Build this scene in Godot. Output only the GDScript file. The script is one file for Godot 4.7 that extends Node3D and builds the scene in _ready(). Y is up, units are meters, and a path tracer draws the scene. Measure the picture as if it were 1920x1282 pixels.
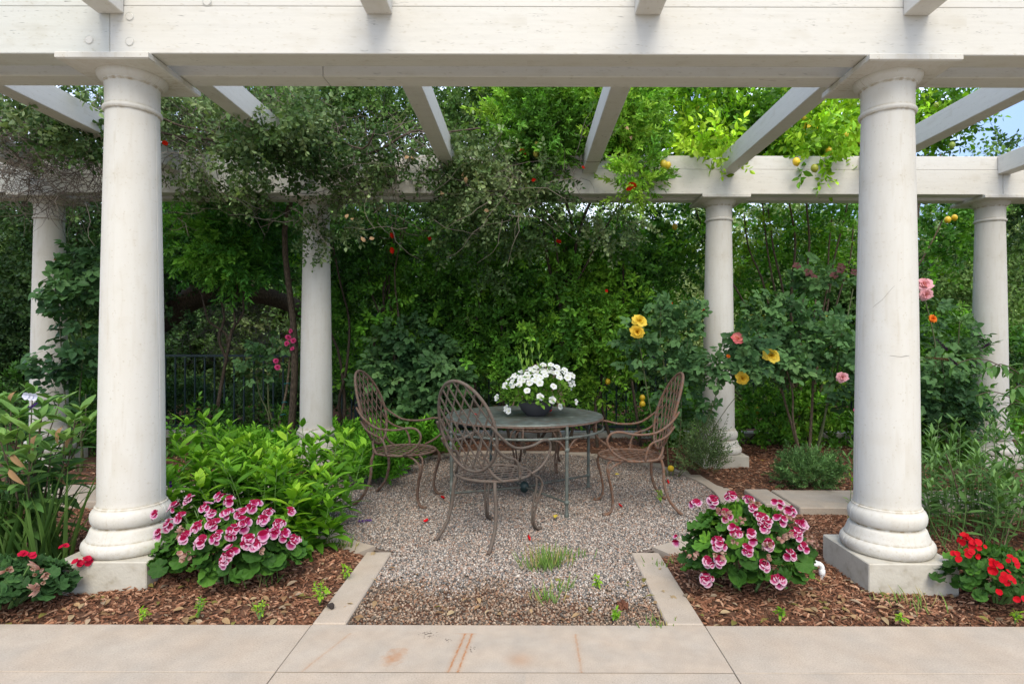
extends Node3D
# A pergola of white columns over a gravel round with an iron table and chairs, planted beds and a tangle of trees behind.
# x to the right, y up, the camera looks along -z from the paved terrace; z in the helpers below is metres in front of the camera.

const FOCAL := 1090.0
const CENTRE_X := 987.0
const CENTRE_Y := 641.0
const EYE := 1.35
const ROUND := Vector2(-0.08, 5.35)
const ROUND_R := 1.78

var rng := RandomNumberGenerator.new()
var lumps := FastNoiseLite.new()
var names := {}
var M := {}
var S := {}


# A point given by where it was measured in the photograph and its distance.
func at(x: float, y: float, z: float) -> Vector3:
	return Vector3((x - CENTRE_X) / FOCAL * z, EYE - (y - CENTRE_Y) / FOCAL * z, -z)


# ------------------------------------------------------------------ meshes
class MB:
	var v := PackedVector3Array()
	var c := PackedColorArray()
	var u := PackedVector2Array()
	var t := PackedInt32Array()

	func p(a: Vector3, col := Color.WHITE, uv := Vector2.ZERO) -> int:
		v.append(a)
		c.append(col)
		u.append(uv)
		return v.size() - 1

	func tri(a: int, b: int, d: int) -> void:
		t.append(a)
		t.append(b)
		t.append(d)

	func quad(a: int, b: int, d: int, e: int) -> void:
		tri(a, b, d)
		tri(a, d, e)

	func add(o: MB, x: Transform3D, tint := Color.WHITE) -> void:
		var s := v.size()
		for k in o.v.size():
			v.append(x * o.v[k])
			c.append(o.c[k] * tint)
			u.append(o.u[k])
		for k in o.t:
			t.append(k + s)

	func tube(pts: Array, rad, sides := 6, col := Color.WHITE, cap := true) -> void:
		var n := pts.size()
		var nrm := Vector3.ZERO
		var first := v.size()
		for i in n:
			var a: Vector3 = pts[max(i - 1, 0)]
			var b: Vector3 = pts[min(i + 1, n - 1)]
			var tan := (b - a).normalized()
			if i == 0:
				nrm = tan.cross(Vector3(0.31, 0.87, 0.39)).normalized()
			nrm = (nrm - tan * nrm.dot(tan)).normalized()
			var bi := tan.cross(nrm)
			var r: float = rad[i] if rad is Array else rad
			for k in sides:
				var w := TAU * k / sides
				p(pts[i] + (nrm * cos(w) + bi * sin(w)) * r, col, Vector2(float(k) / sides, float(i)))
		for i in n - 1:
			for k in sides:
				var k2 := (k + 1) % sides
				quad(first + i * sides + k, first + i * sides + k2, first + (i + 1) * sides + k2, first + (i + 1) * sides + k)
		if cap:
			for e in 2:
				var row: int = first + (n - 1) * sides * e
				var m := p(pts[(n - 1) * e], col)
				for k in sides:
					var k2 := (k + 1) % sides
					if e == 0:
						tri(m, row + k2, row + k)
					else:
						tri(m, row + k, row + k2)

	func closed_tube(pts: Array, r: float, sides := 6, col := Color.WHITE) -> void:
		var n := pts.size()
		var first := v.size()
		var mid := Vector3.ZERO
		for q in pts:
			mid += q / n
		for i in n:
			var tan: Vector3 = (pts[(i + 1) % n] - pts[(i + n - 1) % n]).normalized()
			var out: Vector3 = pts[i] - mid
			var nrm := (out - tan * out.dot(tan)).normalized()
			var bi := tan.cross(nrm)
			for k in sides:
				var w := TAU * k / sides
				p(pts[i] + (nrm * cos(w) + bi * sin(w)) * r, col)
		for i in n:
			var i2 := (i + 1) % n
			for k in sides:
				var k2 := (k + 1) % sides
				quad(first + i * sides + k, first + i * sides + k2, first + i2 * sides + k2, first + i2 * sides + k)

	# profile: array of Vector2(radius, height); seam: an angle at which a thin groove runs down
	func lathe(profile: Array, segs := 48, col := Color.WHITE, seam := -1.0) -> void:
		var angles := []
		for k in segs:
			angles.append(TAU * k / segs)
		if seam >= 0.0:
			for e in [-0.02, -0.009, 0.009, 0.02]:
				angles.append(fposmod(seam + e, TAU))
			angles.sort()
		var first := v.size()
		var n := angles.size()
		# rings at sharp turns are doubled so that they stay crisp
		var rows := []
		for i in profile.size():
			rows.append(profile[i])
			if i > 0 and i < profile.size() - 1:
				var before: Vector2 = (profile[i] - profile[i - 1]).normalized()
				var after: Vector2 = (profile[i + 1] - profile[i]).normalized()
				if before.dot(after) < 0.72:
					rows.append(profile[i])
		for q in rows:
			for a in angles:
				var r: float = q.x
				if seam >= 0.0 and absf(angle_difference(a, seam)) < 0.012:
					r -= 0.003
				p(Vector3(cos(a) * r, q.y, sin(a) * r), col, Vector2(a / TAU, q.y))
		for i in rows.size() - 1:
			if rows[i] == rows[i + 1]:
				continue
			for k in n:
				var k2 := (k + 1) % n
				quad(first + i * n + k, first + i * n + k2, first + (i + 1) * n + k2, first + (i + 1) * n + k)

	func box(centre: Vector3, size: Vector3, bevel := 0.004, turn := Basis.IDENTITY, col := Color.WHITE) -> void:
		var id := {}
		var h := size * 0.5
		for sx in [-1, 1]:
			for sy in [-1, 1]:
				for sz in [-1, 1]:
					for ax in 3:
						var q := Vector3(sx * h.x, sy * h.y, sz * h.z)
						for o in 3:
							if o != ax:
								q[o] -= signf(q[o]) * bevel
						id[Vector4i(sx, sy, sz, ax)] = p(centre + turn * q, col)
		for ax in 3:
			var b := (ax + 1) % 3
			var d := (ax + 2) % 3
			for s in [-1, 1]:
				var loop := []
				for e in [[-1, -1], [1, -1], [1, 1], [-1, 1]]:
					var k := Vector4i(0, 0, 0, ax)
					k[ax] = s
					k[b] = e[0]
					k[d] = e[1]
					loop.append(id[k])
				if s > 0:
					quad(loop[3], loop[2], loop[1], loop[0])
				else:
					quad(loop[0], loop[1], loop[2], loop[3])
		if bevel <= 0.0:
			return
		for ax in 3:
			var b := (ax + 1) % 3
			var d := (ax + 2) % 3
			for sb in [-1, 1]:
				for sd in [-1, 1]:
					var q := []
					for e in [[-1, b], [1, b], [1, d], [-1, d]]:
						var k := Vector4i(0, 0, 0, e[1])
						k[ax] = e[0]
						k[b] = sb
						k[d] = sd
						q.append(id[k])
					if sb * sd > 0:
						quad(q[0], q[1], q[2], q[3])
					else:
						quad(q[3], q[2], q[1], q[0])
		for sx in [-1, 1]:
			for sy in [-1, 1]:
				for sz in [-1, 1]:
					tri(id[Vector4i(sx, sy, sz, 0)], id[Vector4i(sx, sy, sz, 1)], id[Vector4i(sx, sy, sz, 2)])

	# a leaf along +Y of x, its upper face towards +Z
	func leaf(x: Transform3D, long: float, wide: float, fold := 0.25, curl := 0.25, col := Color.WHITE, st := 3, belly := 0.85) -> void:
		var mid := []
		var l := []
		var r := []
		for k in st + 1:
			var f := float(k) / st
			var w := wide * 0.5 * pow(sin(PI * pow(f, belly)), 0.8) if k > 0 and k < st else 0.0
			var y := long * (f - 0.12 * curl * f * f)
			var z := -curl * long * f * f * 0.6
			var cc := col * (0.86 + 0.14 * f)
			mid.append(p(x * Vector3(0, y, z), cc))
			if w > 0.0:
				l.append(p(x * Vector3(-w, y, z + fold * w), col))
				r.append(p(x * Vector3(w, y, z + fold * w), col))
			else:
				l.append(mid[k])
				r.append(mid[k])
		for k in st:
			if k == 0:
				tri(mid[0], l[1], mid[1])
				tri(mid[0], mid[1], r[1])
			elif k == st - 1:
				tri(mid[k], l[k], mid[k + 1])
				tri(mid[k], mid[k + 1], r[k])
			else:
				quad(mid[k], l[k], l[k + 1], mid[k + 1])
				quad(mid[k], mid[k + 1], r[k + 1], r[k])

	func mesh(smooth := false) -> ArrayMesh:
		var a := []
		a.resize(Mesh.ARRAY_MAX)
		a[Mesh.ARRAY_VERTEX] = v
		a[Mesh.ARRAY_COLOR] = c
		a[Mesh.ARRAY_TEX_UV] = u
		a[Mesh.ARRAY_INDEX] = t
		if smooth:
			var n := PackedVector3Array()
			n.resize(v.size())
			for k in range(0, t.size(), 3):
				var f := (v[t[k + 2]] - v[t[k]]).cross(v[t[k + 1]] - v[t[k]])
				n[t[k]] += f
				n[t[k + 1]] += f
				n[t[k + 2]] += f
			for k in n.size():
				n[k] = n[k].normalized() if n[k].length_squared() > 0.0 else Vector3.UP
			a[Mesh.ARRAY_NORMAL] = n
		var m := ArrayMesh.new()
		m.add_surface_from_arrays(Mesh.PRIMITIVE_TRIANGLES, a)
		return m


# copies for a MultiMesh
class Bag:
	var buf := PackedFloat32Array()
	var n := 0

	func add(x: Transform3D, col := Color.WHITE) -> void:
		var b := x.basis
		buf.append_array(PackedFloat32Array([b.x.x, b.y.x, b.z.x, x.origin.x, b.x.y, b.y.y, b.z.y, x.origin.y, b.x.z, b.y.z, b.z.z, x.origin.z, col.r, col.g, col.b, 1.0]))
		n += 1


func curve(pts: Array, n: int) -> Array:
	var out := []
	var m := pts.size()
	for i in m - 1:
		var a: Vector3 = pts[max(i - 1, 0)]
		var b: Vector3 = pts[i]
		var d: Vector3 = pts[i + 1]
		var e: Vector3 = pts[min(i + 2, m - 1)]
		for k in n:
			out.append(b.cubic_interpolate(d, a, e, float(k) / n))
	out.append(pts[m - 1])
	return out


func taper(n: int, a: float, b: float) -> Array:
	var out := []
	for k in n:
		out.append(lerpf(a, b, float(k) / maxf(1, n - 1)))
	return out


func rr(a: float, b: float) -> float:
	return rng.randf_range(a, b)


func rdir() -> Vector3:
	return Vector3(rng.randfn(), rng.randfn(), rng.randfn()).normalized()


# a basis whose y runs along d, its z turned as near to `face` as it goes
func along(d: Vector3, face := Vector3.UP, roll := 0.0) -> Basis:
	var y := d.normalized()
	var z := face - y * face.dot(y)
	if z.length() < 0.05:
		z = Vector3(0.3, 0.1, 1.0) - y * Vector3(0.3, 0.1, 1.0).dot(y)
	z = z.normalized()
	return Basis(y.cross(z), y, z) * Basis(Vector3.UP, roll)


# ------------------------------------------------------------------ objects
func numbered(called: String) -> String:
	names[called] = names.get(called, -1) + 1
	return called if names[called] == 0 else "%s_%03d" % [called, names[called]]


func tag(o: Node, label: String, category: String, group := "", kind := "") -> Node:
	if label:
		o.set_meta("label", label)
	if category:
		o.set_meta("category", category)
	if group:
		o.set_meta("group", group)
	if kind:
		o.set_meta("kind", kind)
	return o


func thing(called: String, label: String, category: String, where := Vector3.ZERO, turn := 0.0, group := "") -> Node3D:
	var o := Node3D.new()
	o.name = numbered(called)
	add_child(o)
	o.position = where
	o.rotation.y = turn
	tag(o, label, category, group)
	return o


func put(called: String, mesh: Mesh, material: Material, parent: Node = null, x := Transform3D.IDENTITY) -> MeshInstance3D:
	var o := MeshInstance3D.new()
	o.mesh = mesh
	o.material_override = material
	o.transform = x
	if parent == null or parent == self:
		o.name = numbered(called)
		add_child(o)
	else:
		o.name = called
		parent.add_child(o, true)
	return o


func scatter(called: String, mesh: Mesh, material: Material, bag: Bag, parent: Node) -> MultiMeshInstance3D:
	if bag.n == 0:
		return null
	var mm := MultiMesh.new()
	mm.transform_format = MultiMesh.TRANSFORM_3D
	mm.use_colors = true
	mm.mesh = mesh
	mm.instance_count = bag.n
	mm.buffer = bag.buf
	var o := MultiMeshInstance3D.new()
	o.multimesh = mm
	o.material_override = material
	o.name = called if parent != self else numbered(called)
	parent.add_child(o, true)
	o.set_meta("kind", "stuff")
	return o


func structure(o: Node, label := "") -> Node:
	o.set_meta("kind", "structure")
	if label:
		o.set_meta("label", label)
	return o


# ------------------------------------------------------------------ materials
func lin(r: float, g: float, b: float) -> Color:
	return Color(r, g, b).linear_to_srgb()


func plain(called: String, col: Color, rough := 0.6, spec := 0.5) -> StandardMaterial3D:
	var m := StandardMaterial3D.new()
	m.resource_name = called
	m.albedo_color = col
	m.roughness = rough
	m.metallic_specular = spec
	m.vertex_color_use_as_albedo = true
	m.cull_mode = BaseMaterial3D.CULL_DISABLED
	M[called] = m
	return m


func leafy(called: String, col := Color.WHITE, rough := 0.55, through := 0.6, spec := 0.27) -> StandardMaterial3D:
	var m := plain(called, col, rough, spec)
	m.backlight_enabled = true
	m.backlight = Color(0.9 * through, through, 0.35 * through).linear_to_srgb()
	return m


func noise(freq: float, octaves := 4, seed_ := 1, type := FastNoiseLite.TYPE_SIMPLEX_SMOOTH) -> FastNoiseLite:
	var n := FastNoiseLite.new()
	n.noise_type = type
	n.seed = seed_
	n.frequency = freq
	n.fractal_octaves = octaves
	return n


# a seamless texture: noise laid through a ramp of [offset, colour (linear)]
func ramp_tex(n: FastNoiseLite, stops: Array, size := 512) -> NoiseTexture2D:
	var g := Gradient.new()
	var offs := PackedFloat32Array()
	var cols := PackedColorArray()
	for s in stops:
		offs.append(s[0])
		cols.append(s[1].linear_to_srgb())
	g.offsets = offs
	g.colors = cols
	var t := NoiseTexture2D.new()
	t.width = size
	t.height = size
	t.seamless = true
	t.noise = n
	t.color_ramp = g
	return t


func height_tex(n: FastNoiseLite, size := 512) -> NoiseTexture2D:
	var t := NoiseTexture2D.new()
	t.width = size
	t.height = size
	t.seamless = true
	t.noise = n
	return t


func grey(a: float) -> Color:
	return Color(a, a, a)


func surface(called: String, col: Color, albedo: Texture2D, scale: Vector3, rough := 0.7, bump: Texture2D = null, bump_cm := 0.2) -> StandardMaterial3D:
	var m := plain(called, col, rough, 0.4)
	m.albedo_texture = albedo
	m.uv1_triplanar = true
	m.uv1_world_triplanar = true
	m.uv1_scale = scale
	if bump:
		m.heightmap_enabled = true
		m.heightmap_texture = bump
		m.heightmap_scale = bump_cm
	return m


# White paint with faint brush grain, hairline checks and grime. 1 = clean, in [0, 1] of the paint colour.
func paint_image(seed_: int, checks: float, grime: float) -> ImageTexture:
	var w := 768
	var h := 768
	var n1 := noise(0.011, 4, seed_)
	var n2 := noise(0.006, 3, seed_ + 1)
	var n3 := noise(0.02, 3, seed_ + 2)
	var n4 := noise(0.05, 2, seed_ + 7)
	var im := Image.create_empty(w, h, false, Image.FORMAT_RGB8)
	for y in h:
		for x in w:
			var e := 1.0
			var fx := float(x)
			# the edges meet: the last eighth fades into the first
			var a := n1.get_noise_2d(fx * 0.12, y * 2.6)
			var b := absf(n2.get_noise_2d(fx * 0.35, y * 5.0 + 300.0))
			var d := n3.get_noise_2d(fx, y)
			e -= 0.035 * absf(a)
			if b < 0.012 and d > 0.18:
				e -= checks * (1.0 - b / 0.012) * clampf((d - 0.18) * 5.0, 0.0, 1.0)
			var g := clampf(n3.get_noise_2d(fx * 0.5 + 900.0, y * 0.5) * 1.4 - 0.25, 0.0, 1.0) * grime
			g += clampf(n4.get_noise_2d(fx, y * 1.2 + 500.0) * 3.0 - 1.35, 0.0, 1.0) * grime * 1.4
			im.set_pixel(x, y, Color(e - g * 0.8, e - g * 0.95, e - g * 1.25))
	return ImageTexture.create_from_image(im)


# ------------------------------------------------------------------ plants: leaves, sprigs, flowers
func sprig(seed_: int, long: float, n: int, ll: float, lw: float, angle := 0.9, droop := 0.25, opposite := false, twig := Color(0.55, 0.42, 0.4), st := 3) -> ArrayMesh:
	rng.seed = seed_
	var m := MB.new()
	var bend := Vector3(rr(-0.3, 0.3), 0, rr(-0.3, 0.1)) * long
	var pts := []
	for k in 5:
		var f := k / 4.0
		pts.append(Vector3(0, long * f, 0) + bend * f * f)
	m.tube(pts, taper(5, maxf(0.0016, long * 0.008), 0.0007), 3, twig, false)
	var w := rr(0, TAU)
	for k in n:
		var f := 0.15 + 0.85 * (k + 0.5) / n
		var o := Vector3(0, long * f, 0) + bend * f * f
		for side in (2 if opposite else 1):
			w += PI if opposite and side == 1 else 2.4 + rr(-0.5, 0.5)
			var out := Vector3(cos(w), 0, sin(w))
			var d := (out * sin(angle) + Vector3.UP * cos(angle) + rdir() * 0.28).normalized()
			var b := along(d, Vector3.UP * 0.7 + out * 0.2 + rdir() * 0.85)
			var s := rr(0.65, 1.15) * (1.0 if f < 0.8 else 0.8)
			var g := rr(0.5, 1.0)
			m.leaf(Transform3D(b, o + d * 0.004), ll * s, lw * s, rr(0.1, 0.5), droop * rr(0.3, 1.8), Color(g * rr(0.88, 1.0), g, g * rr(0.8, 1.0)), st)
	m.leaf(Transform3D(along(Vector3(bend.x, long, bend.z), Vector3.BACK), pts[4]), ll * 0.85, lw * 0.85, 0.3, droop, Color(0.9, 0.95, 0.85), st)
	return m.mesh()


func sprigs(count: int, seed_: int, long: float, n: int, ll: float, lw: float, angle := 0.9, droop := 0.25, opposite := false, twig := Color(0.55, 0.42, 0.4), st := 3) -> Array:
	var out := []
	for k in count:
		out.append(sprig(seed_ + k * 17, long * (0.85 + 0.1 * k), n, ll, lw, angle, droop, opposite, twig, st))
	return out


# one leaf with its stalk, several shapes of it
func leaves(count: int, seed_: int, long: float, wide: float, stalk := 0.0, fold := 0.3, curl := 0.3, belly := 0.85) -> Array:
	var out := []
	rng.seed = seed_
	for k in count:
		var m := MB.new()
		if stalk > 0.0:
			m.tube([Vector3.ZERO, Vector3(0, stalk, 0)], 0.0012, 3, Color(0.8, 0.8, 0.6), false)
		m.leaf(Transform3D(Basis.IDENTITY, Vector3(0, stalk, 0)), long, wide, fold * rr(0.5, 1.5), curl * rr(0.3, 1.6), Color(0.92, 0.95, 0.9), 5, belly)
		out.append(m.mesh(true))
	return out


func rose_leaves(count: int, seed_: int) -> Array:
	var out := []
	rng.seed = seed_
	for k in count:
		var m := MB.new()
		m.tube([Vector3.ZERO, Vector3(0, 0.05, 0), Vector3(0, 0.1, -0.012)], 0.0014, 3, Color(0.9, 0.7, 0.6), false)
		for q in [[0.045, -1, 0.85], [0.045, 1, 0.85], [0.08, -1, 1.0], [0.08, 1, 1.0], [0.1, 0, 1.15]]:
			var d := Vector3(q[1] * 0.9, 0.55 if q[1] else 1.0, rr(-0.35, 0.1))
			var g := rr(0.8, 1.0)
			m.leaf(Transform3D(along(d, Vector3.BACK + rdir() * 0.25), Vector3(q[1] * 0.005, q[0], -0.004)), 0.062 * q[2] * rr(0.85, 1.1), 0.047 * q[2], rr(0.1, 0.35), rr(0.1, 0.5), Color(g, g, g), 4, 0.78)
		out.append(m.mesh())
	return out


# a round scalloped leaf on a stalk, ruffled along its veins
func geranium_leaves(count: int, seed_: int, rad: float) -> Array:
	var out := []
	rng.seed = seed_
	for k in count:
		var m := MB.new()
		m.tube([Vector3(0, -rad * 1.2, -rad * 0.7), Vector3(0, -rad * 0.4, -rad * 0.2), Vector3.ZERO], 0.0016, 4, Color(0.9, 0.9, 0.6), false)
		var mid := m.p(Vector3.ZERO, Color(0.95, 1.0, 0.8))
		var n := 28
		var rings := [[], []]
		var ph := rr(0, TAU)
		var cup := rr(0.05, 0.35)
		for i in n + 1:
			var a := -PI / 2 + 0.22 + (TAU - 0.44) * i / n
			var lobe := 0.5 + 0.5 * cos(a * 7.0 + PI / 2)
			for q in 2:
				var r := rad * (0.55 if q == 0 else 0.86 + 0.13 * lobe + 0.05 * (i % 2))
				var z := cup * r * r / rad + rad * 0.09 * (q + 0.3) * cos(a * 7.0 + PI / 2) + rad * 0.06 * q * sin(a * 3.0 + ph)
				var g := 0.82 if q == 0 else 0.95
				rings[q].append(m.p(Vector3(cos(a) * r, sin(a) * r + rad * 0.12, z), Color(g * 0.95, g, g * 0.85)))
		for i in n:
			m.tri(mid, rings[0][i + 1], rings[0][i])
			m.quad(rings[0][i], rings[0][i + 1], rings[1][i + 1], rings[1][i])
		out.append(m.mesh(true))
	return out


# five rounded petals facing +Z; each petal: [inner colour, outer colour, size]
func petals_into(m: MB, x: Transform3D, rad: float, upper: Array, lower: Array, cup := 0.3, count := 5) -> void:
	for k in count:
		var a := PI / 2 + TAU * (k + 0.5) / count
		var top := k == 0 or k == count - 1
		var q: Array = upper if top else lower
		var r: float = rad * q[2] * rr(0.9, 1.08)
		var d := Vector3(cos(a), sin(a), 0)
		var s := Vector3(-sin(a), cos(a), 0)
		var base := m.p(x * Vector3.ZERO, q[0])
		var rows := [[], [], []]
		for i in 5:
			var f := i / 4.0 * 2.0 - 1.0
			for j in 3:
				var g: float = [0.45, 0.92, 1.0][j]
				var wid: float = [0.36, 0.56, 0.44][j] * r * 1.1
				var pos := d * r * (g - 0.13 * f * f * (j + 0.4)) + s * wid * f
				pos.z = cup * r * g * g * (1.0 - 0.3 * f * f) - 0.12 * r * (1.0 if j == 2 else 0.0) * rr(0.3, 1.4)
				rows[j].append(m.p(x * pos, q[0] if j == 0 else (q[0].lerp(q[1], q[3]) if j == 1 else q[1])))
		for i in 4:
			m.tri(base, rows[0][i + 1], rows[0][i])
			m.quad(rows[0][i], rows[0][i + 1], rows[1][i + 1], rows[1][i])
			m.quad(rows[1][i], rows[1][i + 1], rows[2][i + 1], rows[2][i])


# a pelargonium truss: a loose dome of florets on short stalks, facing out from +Y
func truss(seed_: int, n: int, rad: float, floret: float, upper: Array, lower: Array) -> Array:
	rng.seed = seed_
	var list := []
	for k in n:
		var a := TAU * k / n + rr(-0.4, 0.4)
		var tilt := rr(0.35, 1.05) if k > 0 else 0.1
		var d := Vector3(cos(a) * sin(tilt), cos(tilt), sin(a) * sin(tilt))
		list.append([d, d * rad * rr(0.8, 1.2), rr(0.85, 1.15) * floret])
	return list


func floret_meshes(count: int, seed_: int, upper: Array, lower: Array, cup := 0.3) -> Array:
	var out := []
	rng.seed = seed_
	for k in count:
		var m := MB.new()
		petals_into(m, Transform3D.IDENTITY, 1.0, upper, lower, cup * rr(0.4, 2.4))
		out.append(m.mesh(true))
	return out


func petunia_meshes(count: int, seed_: int) -> Array:
	var out := []
	rng.seed = seed_
	for k in count:
		var m := MB.new()
		var n := 20
		var mid := m.p(Vector3(0, 0, -0.55), Color(0.62, 0.66, 0.3))
		var rings := [[], [], []]
		var ph := rr(0, TAU)
		for i in n:
			var a := TAU * i / n
			var lobe := 0.5 + 0.5 * cos(a * 5.0 + ph)
			var r := [0.16, 0.55, 0.9 + 0.12 * lobe]
			var z := [-0.3, 0.0, -0.02 + 0.12 * sin(a * 5.0 + ph * 2.0) - 0.1 * rr(0.0, 1.0)]
			for q in 3:
				rings[q].append(m.p(Vector3(cos(a) * r[q], sin(a) * r[q], z[q]), [Color(0.75, 0.78, 0.55), Color(0.95, 0.95, 0.93), Color(0.98, 0.98, 0.97)][q]))
		for i in n:
			var j := (i + 1) % n
			m.tri(mid, rings[0][j], rings[0][i])
			for q in 2:
				m.quad(rings[q][i], rings[q][j], rings[q + 1][j], rings[q + 1][i])
		m.tube([Vector3(0, 0, -0.55), Vector3(0, -0.2, -1.1)], 0.07, 4, Color(0.4, 0.5, 0.15), false)
		out.append(m.mesh(true))
	return out


# a full rose facing +Y: cupped petals in whorls; heart and rim colours
func rose_mesh(seed_: int, rad: float, heart: Color, rim: Color, outer: Color, whorls := 5) -> ArrayMesh:
	rng.seed = seed_
	var m := MB.new()
	for w in whorls:
		var f := float(w) / (whorls - 1)
		var n: int = 3 + w
		for k in n:
			var a := TAU * k / n + w * 1.1 + rr(-0.4, 0.4)
			var open := lerpf(0.12, 1.2, f) + rr(-0.25, 0.22)
			var r := rad * lerpf(0.42, 1.0, f) * rr(0.8, 1.12)
			var d := Vector3(cos(a), 0, sin(a))
			var s := Vector3(-sin(a), 0, cos(a))
			var ids := []
			for j in 4:
				var g := j / 3.0
				var bend := open * (0.5 + 0.65 * g)
				var row := []
				for i in 5:
					var e := i / 4.0 * 2.0 - 1.0
					var wid: float = r * [0.25, 0.62, 0.72, 0.5][j]
					var pos := d * r * sin(bend) * g * 0.95 + Vector3.UP * r * (cos(bend) * g * 0.95 + 0.1 * (1.0 - f)) + s * wid * e
					pos -= d * wid * 0.45 * e * e * (1.0 - 0.5 * f)
					pos += (Vector3.UP * sin(e * 6.0 + k * 2.0) + d * cos(e * 5.0 + w)) * 0.11 * r * g * g + d * rad * 0.05
					var col := heart.lerp(rim, g).lerp(outer, f * 0.7 * g)
					row.append(m.p(pos, col * rr(0.93, 1.0)))
				ids.append(row)
			for j in 3:
				for i in 4:
					m.quad(ids[j][i], ids[j][i + 1], ids[j + 1][i + 1], ids[j + 1][i])
	for k in 5:
		var a := TAU * k / 5
		m.leaf(Transform3D(along(Vector3(cos(a), -0.25, sin(a))), Vector3(0, -0.005, 0)), rad * 0.8, rad * 0.22, 0.2, 0.5, Color(0.06, 0.13, 0.03), 3)
	m.tube([Vector3(0, 0, 0), Vector3(0, -rad * 0.3, 0)], [rad * 0.2, rad * 0.1], 6, Color(0.07, 0.14, 0.03))
	return m.mesh(true)


func lemon_mesh(rad: float) -> ArrayMesh:
	var m := MB.new()
	var prof := []
	for k in 13:
		var f := k / 12.0
		var a := PI * f
		var r := rad * sin(a)
		var y := -rad * 1.18 * cos(a)
		if k == 11:
			r *= 0.75
			y += rad * 0.08
		if k == 12:
			y += rad * 0.16
		prof.append(Vector2(maxf(r, 0.0005), y))
	m.lathe(prof, 14)
	return m.mesh(true)


# Copies of `meshes` filling soft ellipsoids. blobs: [centre, radii, count]
# look: {tones: [linear colours dark to light], out, lift, spread, scale, gap, patch}
func crown(parent: Node, called: String, meshes: Array, material: Material, blobs: Array, look: Dictionary, seed_: int) -> void:
	rng.seed = seed_
	var bags := []
	for k in meshes.size():
		bags.append(Bag.new())
	var tones: Array = look.tones
	var scale: float = look.get("scale", 1.0)
	var gap: float = look.get("gap", -0.25)
	var freq: float = look.get("patch", 1.6)
	for b in blobs:
		var centre: Vector3 = b[0]
		var radii: Vector3 = b[1]
		for k in int(b[2]):
			var d := rdir()
			var r := pow(rng.randf(), look.get("shell", 0.45))
			var o: Vector3 = centre + d * r * radii
			var z := lumps.get_noise_3dv(o * 2.6 + Vector3(seed_ % 97, 0, 0))
			if z < gap or o.y < 0.02:
				continue
			var dir: Vector3 = (d * Vector3(1, 0.7, 1)) * look.get("out", 0.8) + Vector3.UP * look.get("lift", 0.1) + rdir() * look.get("spread", 0.8)
			var basis := along(dir, Vector3.UP + rdir() * 0.5, rr(0, TAU)).scaled(Vector3.ONE * scale * rr(0.7, 1.25))
			var f := clampf(0.5 + 1.25 * lumps.get_noise_3dv(o * freq + Vector3(31, seed_ % 61, 7)) + rng.randfn() * 0.2 + look.get("bias", 0.0), 0.0, 0.999) * (tones.size() - 1)
			var i := int(f)
			var col: Color = tones[i].lerp(tones[i + 1], f - i) * rr(0.85, 1.15) * look.get("gain", 1.2) * 1.22
			if rng.randf() < 0.1:
				col = col * 1.6  # leaf highlights painted in: a random few sprigs get a brighter colour
			bags[rng.randi() % bags.size()].add(Transform3D(basis, o), col)
	for k in meshes.size():
		scatter(called, meshes[k], material, bags[k], parent)


# Single leaves: the `most` nearest to the eye become parts of their own, the others one part of many copies.
# list: [Transform3D, tone index]; tones: materials
func leaf_parts(parent: Node3D, called: String, meshes: Array, mats: Array, list: Array, most := 300, rest_name := "foliage") -> void:
	var eye := Vector3(0, EYE, 0) - parent.position
	list.sort_custom(func(a, b): return a[0].origin.distance_squared_to(eye) < b[0].origin.distance_squared_to(eye))
	var bags := []
	for k in meshes.size():
		bags.append(Bag.new())
	for k in list.size():
		var q: Array = list[k]
		var i := rng.randi() % meshes.size()
		if k < most:
			put(called, meshes[i], mats[q[1] % mats.size()], parent, q[0])
		else:
			bags[i].add(q[0], mats[q[1] % mats.size()].albedo_color.srgb_to_linear())
	for k in meshes.size():
		scatter(rest_name, meshes[k], M.leaf_any, bags[k], parent)


# a woody stem from a to b with wander; returns its points
func stem_points(a: Vector3, b: Vector3, wander: float, n := 6) -> Array:
	var pts := [a]
	for k in range(1, n):
		pts.append(a.lerp(b, float(k) / n) + rdir() * wander)
	pts.append(b)
	return curve(pts, 3)


func stem(parent: Node, called: String, pts: Array, r0: float, r1: float, material: Material, sides := 7) -> MeshInstance3D:
	var m := MB.new()
	m.tube(pts, taper(pts.size(), r0, r1), sides)
	return put(called, m.mesh(true), material, parent)


# several stems as one part
func stems(parent: Node, called: String, lists: Array, r0: float, r1: float, material: Material, sides := 5) -> MeshInstance3D:
	var m := MB.new()
	for pts in lists:
		m.tube(pts, taper(pts.size(), r0, r1), sides, Color.WHITE, false)
	return put(called, m.mesh(true), material, parent)


# ------------------------------------------------------------------ the place
func in_round(x: float, z: float, more := 0.0) -> bool:
	if Vector2(x, z).distance_to(ROUND) < ROUND_R + more:
		return true
	return z < 3.9 and x > -0.87 - more and x < 0.69 + more


# height of the planted ground
func ground_y(x: float, z: float) -> float:
	var y := -0.018 + 0.02 * lumps.get_noise_2d(x * 2.2, z * 2.2) + 0.012 * lumps.get_noise_2d(x * 7.0 + 40.0, z * 7.0)
	y += 0.06 * smoothstep(4.8, 6.2, z)
	y += 0.05 * exp(-(pow(x + 1.75, 2.0) + pow(z - 3.55, 2.0)) / 0.35) + 0.04 * exp(-(pow(x - 1.35, 2.0) + pow(z - 3.4, 2.0)) / 0.2)
	y -= 0.03 * (1.0 - smoothstep(2.78, 3.0, z))
	return y


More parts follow.
